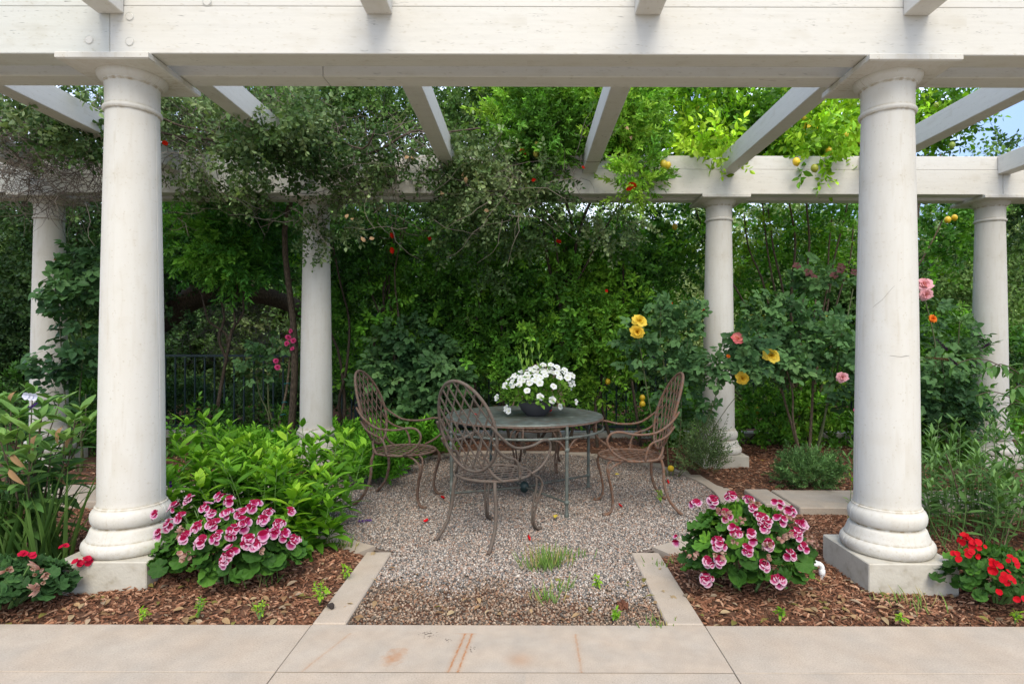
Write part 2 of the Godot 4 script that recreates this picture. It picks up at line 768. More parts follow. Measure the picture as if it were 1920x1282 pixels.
func sheet(x0: float, x1: float, z0: float, z1: float, step: float, height: Callable) -> ArrayMesh:
	var m := MB.new()
	var nx := int((x1 - x0) / step)
	var nz := int((z1 - z0) / step)
	for j in nz + 1:
		for i in nx + 1:
			var x := x0 + (x1 - x0) * i / nx
			var z := z0 + (z1 - z0) * j / nz
			m.p(Vector3(x, height.call(x, z), -z))
	for j in nz:
		for i in nx:
			var a := j * (nx + 1) + i
			m.quad(a, a + nx + 1, a + nx + 2, a + 1)
	return m.mesh(true)


func make_materials() -> void:
	var clean := lin(0.63, 0.615, 0.57)
	var beam_img := paint_image(11, 0.28, 0.05)
	var n := noise(0.012, 4, 5)
	var fine := noise(0.09, 3, 9)
	var grain := height_tex(noise(0.03, 4, 21), 512)
	M.paint_beam = surface("paint_beam", clean, beam_img, Vector3(0.42, 0.9, 0.9), 0.55, grain, 0.08)
	M.paint_rafter = surface("paint_rafter", lin(0.61, 0.595, 0.55), beam_img, Vector3(0.9, 0.9, 0.42), 0.55, grain, 0.08)
	M.paint_old = surface("paint_old", lin(0.58, 0.585, 0.545), paint_image(37, 0.6, 0.06), Vector3(0.5, 1.0, 0.9), 0.6, grain, 0.1)
	M.paint_column = surface("paint_column", lin(0.60, 0.585, 0.54), column_image(), Vector3(1.1, 1.0 / 2.905, 1.1), 0.7, height_tex(noise(0.03, 4, 4), 512), 0.1)
	M.paint_column.uv1_world_triplanar = false
	M.paint_column.metallic_specular = 0.25
	var cast := ramp_tex(noise(0.02, 5, 8), [[0.0, lin2(0.72, 0.69, 0.62)], [0.3, lin2(0.93, 0.92, 0.9)], [0.6, lin2(1, 1, 0.99)], [1.0, lin2(1, 1, 1)]], 512)
	M.cast_stone = surface("cast_stone", lin(0.49, 0.465, 0.405), cast, Vector3(0.9, 0.9, 0.9), 0.8, height_tex(noise(0.08, 4, 14), 512), 0.12)
	plain("crack", lin(0.3, 0.28, 0.25), 0.9)
	M.dirt_line = plain("dirt_line", lin(0.07, 0.055, 0.035), 0.9)
	M.paving = surface("paving", lin(0.475, 0.40, 0.32), paving_image(61, false), Vector3(0.42, 0.42, 0.42), 0.85, height_tex(fine, 512), 0.05)
	M.paving_stained = plain("paving_stained", lin(0.475, 0.40, 0.32), 0.85, 0.4)
	M.paving_stained.albedo_texture = paving_image(63, true)
	M.paving_stained.heightmap_enabled = true
	M.paving_stained.heightmap_texture = M.paving.heightmap_texture
	M.paving_stained.heightmap_scale = 0.03
	var soil := ramp_tex(noise(0.03, 5, 31), [[0.0, Color(0.035, 0.02, 0.013)], [0.5, Color(0.11, 0.055, 0.033)], [1.0, Color(0.2, 0.105, 0.065)]], 512)
	M.mulch = surface("mulch", Color.WHITE, soil, Vector3(1.6, 1.6, 1.6), 0.95, height_tex(noise(0.06, 4, 15), 512), 0.8)
	var grit := ramp_tex(noise(0.09, 3, 41), [[0.0, Color(0.07, 0.055, 0.045)], [0.5, Color(0.17, 0.13, 0.105)], [1.0, Color(0.3, 0.24, 0.2)]], 512)
	M.grit = surface("grit", Color.WHITE, grit, Vector3(2.2, 2.2, 2.2), 0.9, height_tex(noise(0.12, 3, 16), 512), 0.5)
	M.earth = surface("earth", Color.WHITE, ramp_tex(n, [[0.0, Color(0.05, 0.05, 0.02)], [1.0, Color(0.13, 0.12, 0.05)]], 256), Vector3(0.3, 0.3, 0.3), 0.95)
	plain("pebble", Color.WHITE, 0.75, 0.3)
	plain("chip", Color.WHITE, 0.9, 0.25)
	leafy("leaf_any", Color.WHITE, 0.5, 0.55)
	leafy("leaf_waxy", Color.WHITE, 0.45, 0.5, 0.32)
	leafy("dry_leaf", Color.WHITE, 0.8, 0.3)
	leafy("petal", Color.WHITE, 0.6, 0.45, 0.25)
	plain("bark", Color.WHITE, 0.9, 0.2)
	M.bark = surface("bark", lin(0.55, 0.5, 0.45), ramp_tex(noise(0.04, 5, 51), [[0.0, Color(0.05, 0.04, 0.032)], [0.5, Color(0.14, 0.115, 0.09)], [1.0, Color(0.3, 0.26, 0.21)]], 256), Vector3(5, 1.6, 5), 0.9, height_tex(noise(0.06, 4, 52), 256), 0.9)
	M.bark_pale = surface("bark_pale", lin(0.9, 0.82, 0.68), M.bark.albedo_texture, Vector3(6, 2.5, 6), 0.9)
	M.twig = plain("twig", lin(0.21, 0.175, 0.15), 0.85, 0.2)
	M.cane = plain("cane", lin(0.10, 0.115, 0.045), 0.6)
	M.green_stem = plain("green_stem", lin(0.11, 0.2, 0.05), 0.6)
	var rust := [[0.0, Color(0.079, 0.034, 0.018)], [0.4, Color(0.129, 0.075, 0.052)], [0.65, Color(0.154, 0.115, 0.090)], [1.0, Color(0.099, 0.078, 0.063)]]
	M.iron_brown = surface("iron_brown", Color.WHITE, ramp_tex(noise(0.03, 4, 71), rust, 256), Vector3(3, 3, 3), 0.75, height_tex(noise(0.1, 3, 72), 256), 0.06)
	var rust2 := [[0.0, Color(0.123, 0.052, 0.025)], [0.45, Color(0.186, 0.099, 0.060)], [0.7, Color(0.165, 0.124, 0.099)], [1.0, Color(0.113, 0.093, 0.084)]]
	M.iron_rust = surface("iron_rust", Color.WHITE, ramp_tex(noise(0.03, 4, 73), rust2, 256), Vector3(3, 3, 3), 0.75, M.iron_brown.heightmap_texture, 0.06)
	var grey_iron := [[0.0, Color(0.074, 0.037, 0.024)], [0.3, Color(0.109, 0.076, 0.058)], [0.6, Color(0.119, 0.100, 0.082)], [1.0, Color(0.074, 0.065, 0.053)]]
	M.iron_grey = surface("iron_grey", Color.WHITE, ramp_tex(noise(0.03, 4, 75), grey_iron, 256), Vector3(3, 3, 3), 0.75, M.iron_brown.heightmap_texture, 0.06)
	var slate := [[0.0, Color(0.238, 0.119, 0.074)], [0.24, Color(0.126, 0.119, 0.101)], [0.5, Color(0.119, 0.140, 0.124)], [0.8, Color(0.196, 0.217, 0.196)], [1.0, Color(0.350, 0.350, 0.311)]]
	M.table_iron = surface("table_iron", Color.WHITE, ramp_tex(noise(0.012, 5, 77), slate, 512), Vector3(1.3, 1.3, 1.3), 0.5, height_tex(noise(0.08, 3, 78), 256), 0.05)
	M.table_iron.metallic = 0.25
	M.fence_iron = plain("fence_iron", lin(0.012, 0.033, 0.035), 0.5)
	M.bowl = plain("bowl", lin(0.055, 0.055, 0.062), 0.65)
	M.pvc = plain("pvc", lin(0.82, 0.83, 0.84), 0.35)


func lin2(r: float, g: float, b: float) -> Color:
	return Color(r, g, b)


# The paint of a column from top to foot: faint runs, grime in the grooves, soil splashed on the lowest part.
func column_image() -> ImageTexture:
	var w := 384
	var h := 1024
	var a := noise(0.012, 4, 91)
	var b := noise(0.06, 3, 92)
	var d := noise(0.2, 2, 93)
	var im := Image.create_empty(w, h, false, Image.FORMAT_RGB8)
	for y in h:
		var high := 2.905 * (1.0 - (y + 0.5) / h)
		for x in w:
			var g := 0.03 * clampf(a.get_noise_2d(x * 2.2, y * 0.25) + 0.25, 0.0, 1.0)
			g += 0.05 * clampf(b.get_noise_2d(x, y * 0.12) * 2.0 - 0.5, 0.0, 1.0)
			g += 0.03 * clampf(a.get_noise_2d(x + 400.0, y) * 1.6, 0.0, 1.0)
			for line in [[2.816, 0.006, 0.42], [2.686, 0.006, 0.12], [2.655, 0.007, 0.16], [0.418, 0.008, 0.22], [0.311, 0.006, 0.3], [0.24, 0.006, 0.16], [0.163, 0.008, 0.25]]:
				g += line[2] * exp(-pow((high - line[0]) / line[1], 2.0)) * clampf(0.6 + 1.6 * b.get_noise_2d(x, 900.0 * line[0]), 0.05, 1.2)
			var low := clampf(1.0 - (high - 0.16) / 0.5, 0.0, 1.0)
			g += 0.05 * low * low * clampf(b.get_noise_2d(x * 1.3, y * 1.3) * 1.5 + 0.35, 0.0, 1.0)
			g += 0.12 * low * clampf(d.get_noise_2d(x, y) * 4.0 - 1.6 - 0.6 * (1.0 - low), 0.0, 1.0)
			if b.get_noise_2d(x * 1.7 + 70.0, y * 1.7) > 0.56:
				g += 0.1
			im.set_pixel(x, y, Color(1.0 - g * 0.75, 1.0 - g * 0.95, 1.0 - g * 1.3))
	return ImageTexture.create_from_image(im)


# Smooth beige concrete: faint clouds, speckle; with the rust streaks that one slab carries.
func paving_image(seed_: int, stained: bool) -> ImageTexture:
	var w := 1024 if stained else 900
	var h := 224 if stained else 900
	var a := noise(0.006, 4, seed_)
	var b := noise(0.3, 2, seed_ + 1)
	var d := noise(0.02, 4, seed_ + 2)
	var r := RandomNumberGenerator.new()
	r.seed = seed_
	var im := Image.create_empty(w, h, false, Image.FORMAT_RGB8)
	for y in h:
		for x in w:
			var e := 0.93 + 0.04 * a.get_noise_2d(x, y) + 0.07 * b.get_noise_2d(x, y) + 0.035 * d.get_noise_2d(x, y)
			var warm := 0.02 * a.get_noise_2d(x + 700.0, y)
			var col := Color(e + warm, e, e - warm)
			if stained:
				# two thin tracks with a crossing top, a blot, a pale blot, two faint tracks
				var px := x / 1024.0
				var py := y / 224.0
				var wob := 0.0025 * d.get_noise_2d(x * 0.7, y * 3.0)
				var s := 0.0
				for track in [[0.395, 0.025, 0.9], [0.412, 0.02, 0.8], [0.667, 0.0, 0.45], [0.11, 0.07, 0.3]]:
					var tx: float = track[0] - track[1] * (py - 0.2) + wob
					var dist := absf(px - tx)
					if py > 0.2:
						s += track[2] * exp(-pow(dist / 0.0022, 2.0)) * (0.45 + 0.55 * clampf(d.get_noise_2d(x, y * 2.0) * 3.0 + 0.5, 0, 1))
						s += track[2] * 0.22 * exp(-pow(dist / 0.008, 2.0))
				s += 0.5 * exp(-pow((py - 0.2) / 0.012, 2.0)) * smoothstep(0.36, 0.395, px) * (1.0 - smoothstep(0.41, 0.43, px)) * 0.6
				s += 0.85 * exp(-pow(Vector2((px - 0.245 - 0.03 * (0.7 - py)) / 0.022, (py - 0.7) / 0.17).length() * (1.0 + 0.5 * d.get_noise_2d(x * 2.0, y * 2.0)), 4.0)) * (0.5 + 0.5 * d.get_noise_2d(x * 1.7, y * 1.7))
				s += 0.3 * exp(-pow(Vector2((px - 0.53) / 0.028, (py - 0.76) / 0.14).length(), 2.0))
				s = clampf(s, 0.0, 1.0)
				col = col.lerp(Color(0.86, 0.56, 0.34), s * 0.75)
				for blot in [[0.305, 0.22, 0.02, 0.09], [0.355, 0.36, 0.008, 0.05], [0.418, 0.56, 0.007, 0.07]]:
					var q: float = Vector2((px - blot[0]) / blot[2], (py - blot[1]) / blot[3]).length()
					if q < 1.3 and d.get_noise_2d(x * 5.0, y * 5.0) > 0.1 + 0.25 * q:
						col = col * Color(0.6, 0.58, 0.57)
			var pit := r.randf()
			if pit < 0.004:
				col = col * r.randf_range(0.72, 0.95)
			elif pit > 0.997:
				col = col * 1.05
			im.set_pixel(x, y, col)
	return ImageTexture.create_from_image(im)


# ------------------------------------------------------------------ ground, paving, kerbs
func build_ground() -> void:
	var far := PlaneMesh.new()
	far.size = Vector2(400, 400)
	structure(put("ground", far, M.earth, null, Transform3D(Basis.IDENTITY, Vector3(0, -0.14, 0))), "dry earth of the land round the garden")
	var hill := sheet(-60, 60, 12, 70, 2.0, func(x, z): return -0.3 + 6.5 * smoothstep(13.0, 45.0, z + 0.12 * x) + 0.4 * lumps.get_noise_2d(x * 0.4, z * 0.4))
	structure(put("hillside", hill, M.earth), "scrubby slope rising behind the trees")
	structure(put("mulch_bed", sheet(-9, 9, 2.779, 12.0, 0.09, func(x, z): return -0.07 if in_round(x, z, 0.08) else ground_y(x, z)), M.mulch), "brown bark mulch of the planting beds")

	# the terrace: slabs with open joints
	var pave := Node3D.new()
	pave.name = "pavement"
	add_child(pave)
	structure(pave, "smooth beige concrete terrace with open joints in the foreground")
	var xs := [-6.65, -4.774, -2.898, -1.022, 0.854, 2.73, 4.606, 6.482]
	var zs := [[2.373, 2.772], [1.2, 2.373], [0.0, 1.2], [-1.9, 0.0], [-3.8, -1.9]]
	for zz in zs:
		for k in xs.size() - 1:
			var x0: float = xs[k] + 0.0022
			var x1: float = xs[k + 1] - 0.0022
			var z0: float = zz[0] + 0.0018
			var z1: float = zz[1] - 0.0018
			var m := MB.new()
			var stained: bool = zz[0] == 2.373 and k == 3
			if stained:
				var q := []
				for e in [[0, 0], [1, 0], [1, 1], [0, 1]]:
					q.append(m.p(Vector3(lerpf(x0, x1, e[0]), 0.0, -lerpf(z1, z0, e[1])), Color.WHITE, Vector2(e[0], e[1])))
				m.quad(q[0], q[1], q[2], q[3])
				var s := MB.new()
				s.box(Vector3((x0 + x1) / 2, -0.062, -(z0 + z1) / 2), Vector3(x1 - x0, 0.12, z1 - z0), 0.0)
				put("slab_body", s.mesh(), M.paving, pave)
			else:
				m.box(Vector3((x0 + x1) / 2, -0.06, -(z0 + z1) / 2), Vector3(x1 - x0, 0.12, z1 - z0), 0.002)
			put("paving_slab", m.mesh(), M.paving_stained if stained else M.paving, pave)

	# the kerb: two straight bands in front, a ring of segments round the gravel
	var kerb := Node3D.new()
	kerb.name = "kerb"
	add_child(kerb)
	structure(kerb, "flush beige concrete kerb that edges the gravel round and its entrance")
	for q in [[-1.020, -0.86, 2.776, 3.72], [0.675, 0.852, 2.776, 3.72]]:
		var m := MB.new()
		m.box(Vector3((q[0] + q[1]) / 2, -0.05, -(q[2] + q[3]) / 2), Vector3(q[1] - q[0], 0.11, q[3] - q[2]), 0.006)
		put("kerb_band", m.mesh(), M.paving, kerb)
	var parts := 15
	var a0 := -PI / 2 + 0.535
	var a1 := 1.5 * PI - 0.535
	for k in parts:
		var m := MB.new()
		var b0 := lerpf(a0, a1, float(k) / parts) + 0.002
		var b1 := lerpf(a0, a1, float(k + 1) / parts) - 0.002
		var n := 6
		var up := 0.004 if k % 2 else 0.008
		for i in n + 1:
			var a := lerpf(b0, b1, float(i) / n)
			for e in [[ROUND_R, -0.1], [ROUND_R, up - 0.005], [ROUND_R + 0.005, up], [ROUND_R + 0.165, up], [ROUND_R + 0.17, up - 0.005], [ROUND_R + 0.17, -0.1]]:
				m.p(Vector3(ROUND.x + cos(a) * e[0], e[1], -(ROUND.y + sin(a) * e[0])))
		for i in n:
			for j in 5:
				m.quad(i * 6 + j, i * 6 + j + 1, i * 6 + j + 7, i * 6 + j + 6)
		for e in [0, n]:
			m.quad(e * 6, e * 6 + 1, e * 6 + 4, e * 6 + 5)
			m.quad(e * 6 + 1, e * 6 + 2, e * 6 + 3, e * 6 + 4)
		put("kerb_segment", m.mesh(), M.paving, kerb)
	var path := Node3D.new()
	path.name = "stepping_path"
	add_child(path)
	structure(path, "wide concrete slabs leading through the mulch on both sides of the round")
	for q in [[1.95, 2.16, 4.72, 5.2], [2.18, 3.3, 4.62, 5.17], [3.33, 4.5, 4.62, 5.17], [-3.2, -2.08, 4.75, 5.3], [-4.35, -3.23, 4.75, 5.3]]:
		var m := MB.new()
		m.box(Vector3((q[0] + q[1]) / 2, -0.02, -(q[2] + q[3]) / 2), Vector3(q[1] - q[0], 0.12, q[3] - q[2]), 0.008, Basis(Vector3.UP, rr(-0.01, 0.01)))
		put("path_slab", m.mesh(), M.paving, path)

	# gravel: a sheet of grit and the stones on it
	var grav := MB.new()
	var mid := grav.p(Vector3(ROUND.x, -0.016, -ROUND.y))
	var rim := []
	for k in 72:
		var a := TAU * k / 72
		rim.append(grav.p(Vector3(ROUND.x + cos(a) * (ROUND_R + 0.02), -0.016, -ROUND.y - sin(a) * (ROUND_R + 0.02))))
	for k in 72:
		grav.tri(mid, rim[k], rim[(k + 1) % 72])
	var q2 := []
	for e in [[-0.87, 2.776], [0.69, 2.776], [0.69, 4.0], [-0.87, 4.0]]:
		q2.append(grav.p(Vector3(e[0], -0.020, -e[1])))
	grav.quad(q2[0], q2[1], q2[2], q2[3])
	var g := put("gravel", grav.mesh(), M.grit)
	structure(g, "grey and pink gravel of the round under the table")

	rng.seed = 5
	var stone_meshes := []
	for k in 4:
		var m := MB.new()
		var ico := SphereMesh.new()
		ico.radius = 0.5
		ico.height = 1.0
		ico.radial_segments = 6
		ico.rings = 3
		var ar := ico.get_mesh_arrays()
		for v in ar[Mesh.ARRAY_VERTEX]:
			var w: Vector3 = v
			m.p(w * (1.0 + 0.3 * lumps.get_noise_3dv(w * 9.0 + Vector3(k * 20, 0, 0))) * Vector3(1.0, 0.7, 0.85))
		for i in ar[Mesh.ARRAY_INDEX]:
			m.t.append(i)
		stone_meshes.append(m.mesh())
	var bags := [Bag.new(), Bag.new(), Bag.new(), Bag.new()]
	var tints := [Color(0.353, 0.282, 0.233), Color(0.433, 0.372, 0.321), Color(0.217, 0.192, 0.170), Color(0.365, 0.240, 0.176), Color(0.131, 0.126, 0.120), Color(0.547, 0.492, 0.435), Color(0.296, 0.246, 0.208), Color(0.171, 0.174, 0.170)]
	var count := 0
	while count < 112000:
		var z := rr(2.785, 7.15)
		if rng.randf() > 1.25 - 0.16 * z:
			continue
		var x := rr(-1.9, 1.75)
		if not in_round(x, z, -0.012):
			continue
		count += 1
		# bare earth shows through by the entrance
		var bare := clampf(1.35 * (1.0 - smoothstep(2.85, 3.35, z + 0.25 * lumps.get_noise_2d(x * 3.0, z * 3.0) + 0.25 * x)), 0.0, 1.0)
		if rng.randf() < bare * 0.5:
			continue
		var s := rr(0.007, 0.0148)
		if rng.randf() < 0.04:
			s *= 1.5
		var col: Color = tints[rng.randi() % tints.size()] * rr(0.8, 1.15)
		if rng.randf() < bare:
			col = col * Color(0.78, 0.66, 0.55)
		bags[count % 4].add(Transform3D(Basis.from_euler(Vector3(rr(0, 6), rr(0, 6), rr(0, 6))).scaled(Vector3.ONE * s), Vector3(x, -0.013 + rr(0.0, 0.007), -z)), col)
	for k in 4:
		scatter("pebbles", stone_meshes[k], M.pebble, bags[k], g)
	var patch := MB.new()
	var pr := []
	var pm := patch.p(Vector3(-0.25, -0.014, -2.98))
	for k in 40:
		var a := TAU * k / 40
		var w := 1.0 + 0.35 * lumps.get_noise_2d(cos(a) * 3.0 + 9.0, sin(a) * 3.0)
		pr.append(patch.p(Vector3(clampf(-0.25 + cos(a) * 0.75 * w, -0.855, 0.67), -0.0145, -maxf(2.777, 2.98 + sin(a) * 0.24 * w))))
	for k in 40:
		patch.tri(pm, pr[k], pr[(k + 1) % 40])
	structure(put("bare_earth", patch.mesh(), M.mulch), "bare brown earth worn through the gravel by the terrace edge")

	# bark chips, and dry leaves among them
	var chip_meshes := []
	for k in 3:
		var m := MB.new()
		var l := 1.0
		var w: float = [0.22, 0.34, 0.14][k]
		m.p(Vector3(-l / 2, 0, -w * 0.3))
		m.p(Vector3(-l * 0.4, 0.05, w * 0.5))
		m.p(Vector3(l * 0.45, 0.0, w * 0.4))
		m.p(Vector3(l / 2, 0.06, -w * 0.2))
		m.p(Vector3(0, 0.07, -w * 0.5))
		for i in 5:
			m.p(m.v[i] - Vector3(0, 0.09, 0))
		for i in [[0, 1, 4], [1, 2, 4], [2, 3, 4]]:
			m.tri(i[0], i[1], i[2])
		for i in 5:
			var j: int = [1, 2, 3, 4, 0][i]
			m.quad(i, j, j + 5, i + 5)
		chip_meshes.append(m.mesh())
	var cb := [Bag.new(), Bag.new(), Bag.new()]
	var browns := [Color(0.23, 0.105, 0.06), Color(0.155, 0.07, 0.04), Color(0.32, 0.16, 0.095), Color(0.25, 0.12, 0.072), Color(0.10, 0.047, 0.029), Color(0.42, 0.25, 0.16)]
	var beds := [[-3.4, -1.03, 2.79, 4.3, 17000], [0.86, 3.2, 2.79, 4.6, 20000], [1.3, 4.2, 4.3, 7.4, 13000], [-4.6, -1.6, 4.0, 7.0, 5000], [-1.6, 1.8, 7.0, 7.9, 2500], [3.2, 5.6, 2.79, 5.5, 7000], [-5.6, -3.4, 2.79, 5.5, 6000]]
	for b in beds:
		for k in b[4]:
			var x := rr(b[0], b[1])
			var z := rr(b[2], b[3])
			if in_round(x, z, 0.16):
				continue
			if (z < 3.75 and x > -1.03 and x < 0.86) or (x > 1.95 and z > 4.6 and z < 5.22) or (x < -2.06 and z > 4.73 and z < 5.32):
				continue
			var s := rr(0.012, 0.044) * (1.3 if z > 4.5 else 1.0)
			cb[k % 3].add(Transform3D(Basis.from_euler(Vector3(rr(-0.4, 0.4), rr(0, TAU), rr(-0.35, 0.35))).scaled(Vector3(s, rr(0.03, 0.06), s * 0.8)), Vector3(x, ground_y(x, z) + rr(0.0, 0.016), -z)), browns[rng.randi() % browns.size()] * rr(0.7, 1.25))
	var mulch := get_node("mulch_bed")
	for k in 3:
		scatter("bark_chips", chip_meshes[k], M.chip, cb[k], mulch)
	var lb := Bag.new()
	for k in 480:
		var x := rr(-3.0, 3.0)
		var z := 2.79 + absf(rng.randfn()) * 0.28 if k < 400 else rr(2.8, 6.0)
		if x > -1.02 and x < 0.85 and k % 3:
			continue
		if z > 3.75 and in_round(x, z, 0.2):
			continue
		lb.add(Transform3D(along(Vector3(rr(-1, 1), rr(-0.15, 0.25), rr(-1, 1)), Vector3.UP + rdir() * 0.35).scaled(Vector3.ONE * rr(0.6, 1.25)), Vector3(x, ground_y(x, z) + 0.018 if not in_round(x, z) else 0.002, -z)), [Color(0.42, 0.27, 0.15), Color(0.5, 0.36, 0.22), Color(0.33, 0.19, 0.1), Color(0.24, 0.21, 0.06), Color(0.45, 0.33, 0.24)][rng.randi() % 5] * rr(0.7, 1.1))
	scatter("leaf_litter", leaves(1, 77, 0.052, 0.024, 0.008, 0.5, 0.6)[0], M.dry_leaf, lb, mulch)


# ------------------------------------------------------------------ pergola
func column_profile() -> Array:
	var p := []
	# lower roll of the base on the plinth
	p.append_array([Vector2(0.205, 0.158), Vector2(0.218, 0.160), Vector2(0.232, 0.170), Vector2(0.240, 0.186), Vector2(0.242, 0.203), Vector2(0.238, 0.219), Vector2(0.229, 0.231), Vector2(0.219, 0.237)])
	p.append_array([Vector2(0.2185, 0.243), Vector2(0.213, 0.255), Vector2(0.205, 0.275), Vector2(0.199, 0.293), Vector2(0.191, 0.302), Vector2(0.177, 0.305), Vector2(0.176, 0.314)])
	p.append_array([Vector2(0.186, 0.317), Vector2(0.195, 0.329), Vector2(0.200, 0.347), Vector2(0.201, 0.364), Vector2(0.198, 0.382), Vector2(0.189, 0.398), Vector2(0.180, 0.407), Vector2(0.179, 0.416), Vector2(0.172, 0.420), Vector2(0.169, 0.434), Vector2(0.168, 0.45)])
	for k in 13:
		var f := k / 12.0
		p.append(Vector2(lerpf(0.168, 0.134, pow(f, 1.4)), lerpf(0.47, 2.645, f)))
	p.append_array([Vector2(0.1345, 2.655), Vector2(0.143, 2.657), Vector2(0.148, 2.665), Vector2(0.149, 2.672), Vector2(0.146, 2.680), Vector2(0.139, 2.684), Vector2(0.137, 2.69), Vector2(0.1365, 2.74), Vector2(0.1375, 2.80), Vector2(0.141, 2.815), Vector2(0.146, 2.818), Vector2(0.148, 2.826), Vector2(0.158, 2.832), Vector2(0.170, 2.845), Vector2(0.176, 2.858), Vector2(0.177, 2.868)])
	return p


func build_pergola() -> void:
	var t := thing("pergola", "large white pergola with round columns, paired beams and square rafters over the gravel round", "pergola")
	var cols := {}
	for seam in [0.0, 1.0]:
		var m := MB.new()
		m.lathe(column_profile(), 64, Color.WHITE, 3.2 if seam else 0.06)
		cols[seam] = m.mesh(true)
	var plinth := MB.new()
	plinth.box(Vector3(0, 0.04, 0), Vector3(0.488, 0.243, 0.488), 0.005)
	var plinth_mesh := plinth.mesh()
	# the abacus: a thin square whose upper edge is chamfered
	var ab := MB.new()
	var sq := [[0.243, 2.866], [0.252, 2.872], [0.252, 2.898], [0.247, 2.9035]]
	for q in sq:
		for e in [[-1, -1], [1, -1], [1, 1], [-1, 1]]:
			ab.p(Vector3(e[0] * q[0], q[1], e[1] * q[0]))
	for i in 3:
		for k in 4:
			ab.quad(i * 4 + k, i * 4 + (k + 1) % 4, i * 4 + 4 + (k + 1) % 4, i * 4 + 4 + k)
	ab.quad(3, 2, 1, 0)
	ab.quad(12, 13, 14, 15)
	var ab_mesh := ab.mesh()
	var places := [[-2.285, 3.368, 0.0], [2.09, 3.368, 1.0], [-2.285, 6.317, 0.0], [2.09, 6.317, 1.0], [-5.19, 6.317, 0.0], [5.04, 6.317, 1.0], [-5.19, 3.368, 0.0], [5.04, 3.368, 1.0]]
	for c in places:
		var shaft := put("column", cols[c[2]], M.paint_column, t, Transform3D(Basis.IDENTITY, Vector3(c[0], 0, -c[1])))
		put("plinth", plinth_mesh, M.cast_stone, shaft)
		put("abacus", ab_mesh, M.paint_column, shaft)
		var cracks := []
		if c[0] == 2.09 and c[1] == 3.368:
			cracks = [[[1622, 592], [1640, 572], [1655, 560], [1672, 540], [1690, 522]], [[1648, 664], [1672, 665], [1690, 667], [1705, 665], [1730, 674]]]
		elif c[0] == 5.04 and c[1] == 6.317:
			cracks = [[[1842, 768], [1858, 775], [1880, 777], [1900, 779]]]
		for line in cracks:
			var pts := []
			for q in line:
				# where the measured line of sight meets the shaft
				var d := (at(q[0], q[1], 1.0) - Vector3(0, EYE, 0))
				var rad := lerpf(0.168, 0.134, pow(clampf((EYE + d.y * c[1] - 0.47) / 2.175, 0.0, 1.0), 1.4))
				var e := Vector2(d.x, d.z)
				var o := Vector2(-c[0], c[1])
				var qb := o.dot(e)
				var disc := maxf(qb * qb - e.length_squared() * (o.length_squared() - rad * rad), 0.0)
				pts.append(Vector3(0, EYE, 0) + d * ((-qb - sqrt(disc)) / e.length_squared()) - shaft.position)
			var cm := MB.new()
			cm.tube(curve(pts, 3), 0.0012, 4)
			put("hairline_crack", cm.mesh(), M.crack, shaft)

	# beams: a pair side by side, each of a deep board with a shallower one on top
	for pair in [[3.145, 3.288], [3.412, 3.548], [6.094, 6.237], [6.361, 6.497]]:
		var joints: Array = {3.145: [-7.4, -2.262, 4.55, 7.6], 3.412: [-7.4, -1.2, 3.4, 7.6], 6.094: [-7.4, -2.28, 5.0, 7.6], 6.361: [-7.4, 0.6, 7.6]}[pair[0]]
		for k in joints.size() - 1:
			var x0: float = joints[k]
			var x1: float = joints[k + 1]
			var deep := MB.new()
			var back: float = 0.004 if pair[0] == 3.145 and k == 0 else 0.0
			deep.box(Vector3((x0 + x1) / 2, 3.0345, -(pair[0] + pair[1]) / 2 - back), Vector3(x1 - x0 - 0.003, 0.257, pair[1] - pair[0]), 0.004)
			put("beam", deep.mesh(), M.paint_old if back > 0.0 or pair[0] > 6.0 and k == 0 else M.paint_beam, t)
			var top := MB.new()
			top.box(Vector3((x0 + x1) / 2 + (0.001 if k else -0.001), 3.2365, -(pair[0] + pair[1]) / 2 - back - 0.001), Vector3(x1 - x0 - 0.002, 0.143, pair[1] - pair[0] - 0.004), 0.004)
			put("beam_cap", top.mesh(), M.paint_old if back > 0.0 or pair[0] > 6.0 and k == 0 else M.paint_beam, t)
	# rafters, notched over the beams: their lower edge shows between and in front
	for k in range(-4, 6):
		var x := -0.80 + 1.4525 * k
		for q in [[2.72, 3.143], [3.55, 6.092], [6.499, 6.95]]:
			var m := MB.new()
			m.box(Vector3(x, 3.215, -(q[0] + q[1]) / 2), Vector3(0.14, 0.19, q[1] - q[0]), 0.004)
			put("rafter", m.mesh(), M.paint_rafter, t)
	# round plugs over the bolts
	var plug := MB.new()
	plug.lathe([Vector2(0.0, 0.0), Vector2(0.0001, 0.004), Vector2(0.019, 0.004), Vector2(0.021, 0.002), Vector2(0.0225, 0.0), Vector2(0.0225, -0.004)], 20)
	var plug_mesh := plug.mesh(true)
	var ring := MB.new()
	var loop := []
	for k in 20:
		loop.append(Vector3(cos(TAU * k / 20) * 0.0245, 0.0, sin(TAU * k / 20) * 0.0245))
	ring.closed_tube(loop, 0.0012, 5)
	var ring_mesh := ring.mesh(true)
	for q in [[241, 33], [241, 80], [165, 77], [386, 5]]:
		var o := at(q[0], q[1], 3.145 if q[0] > 204 else 3.149)
		var b := put("bolt_plug", plug_mesh, M.paint_beam, t, Transform3D(Basis(Vector3.RIGHT, PI / 2), o))
		put("plug_rim", ring_mesh, M.paint_old, b)


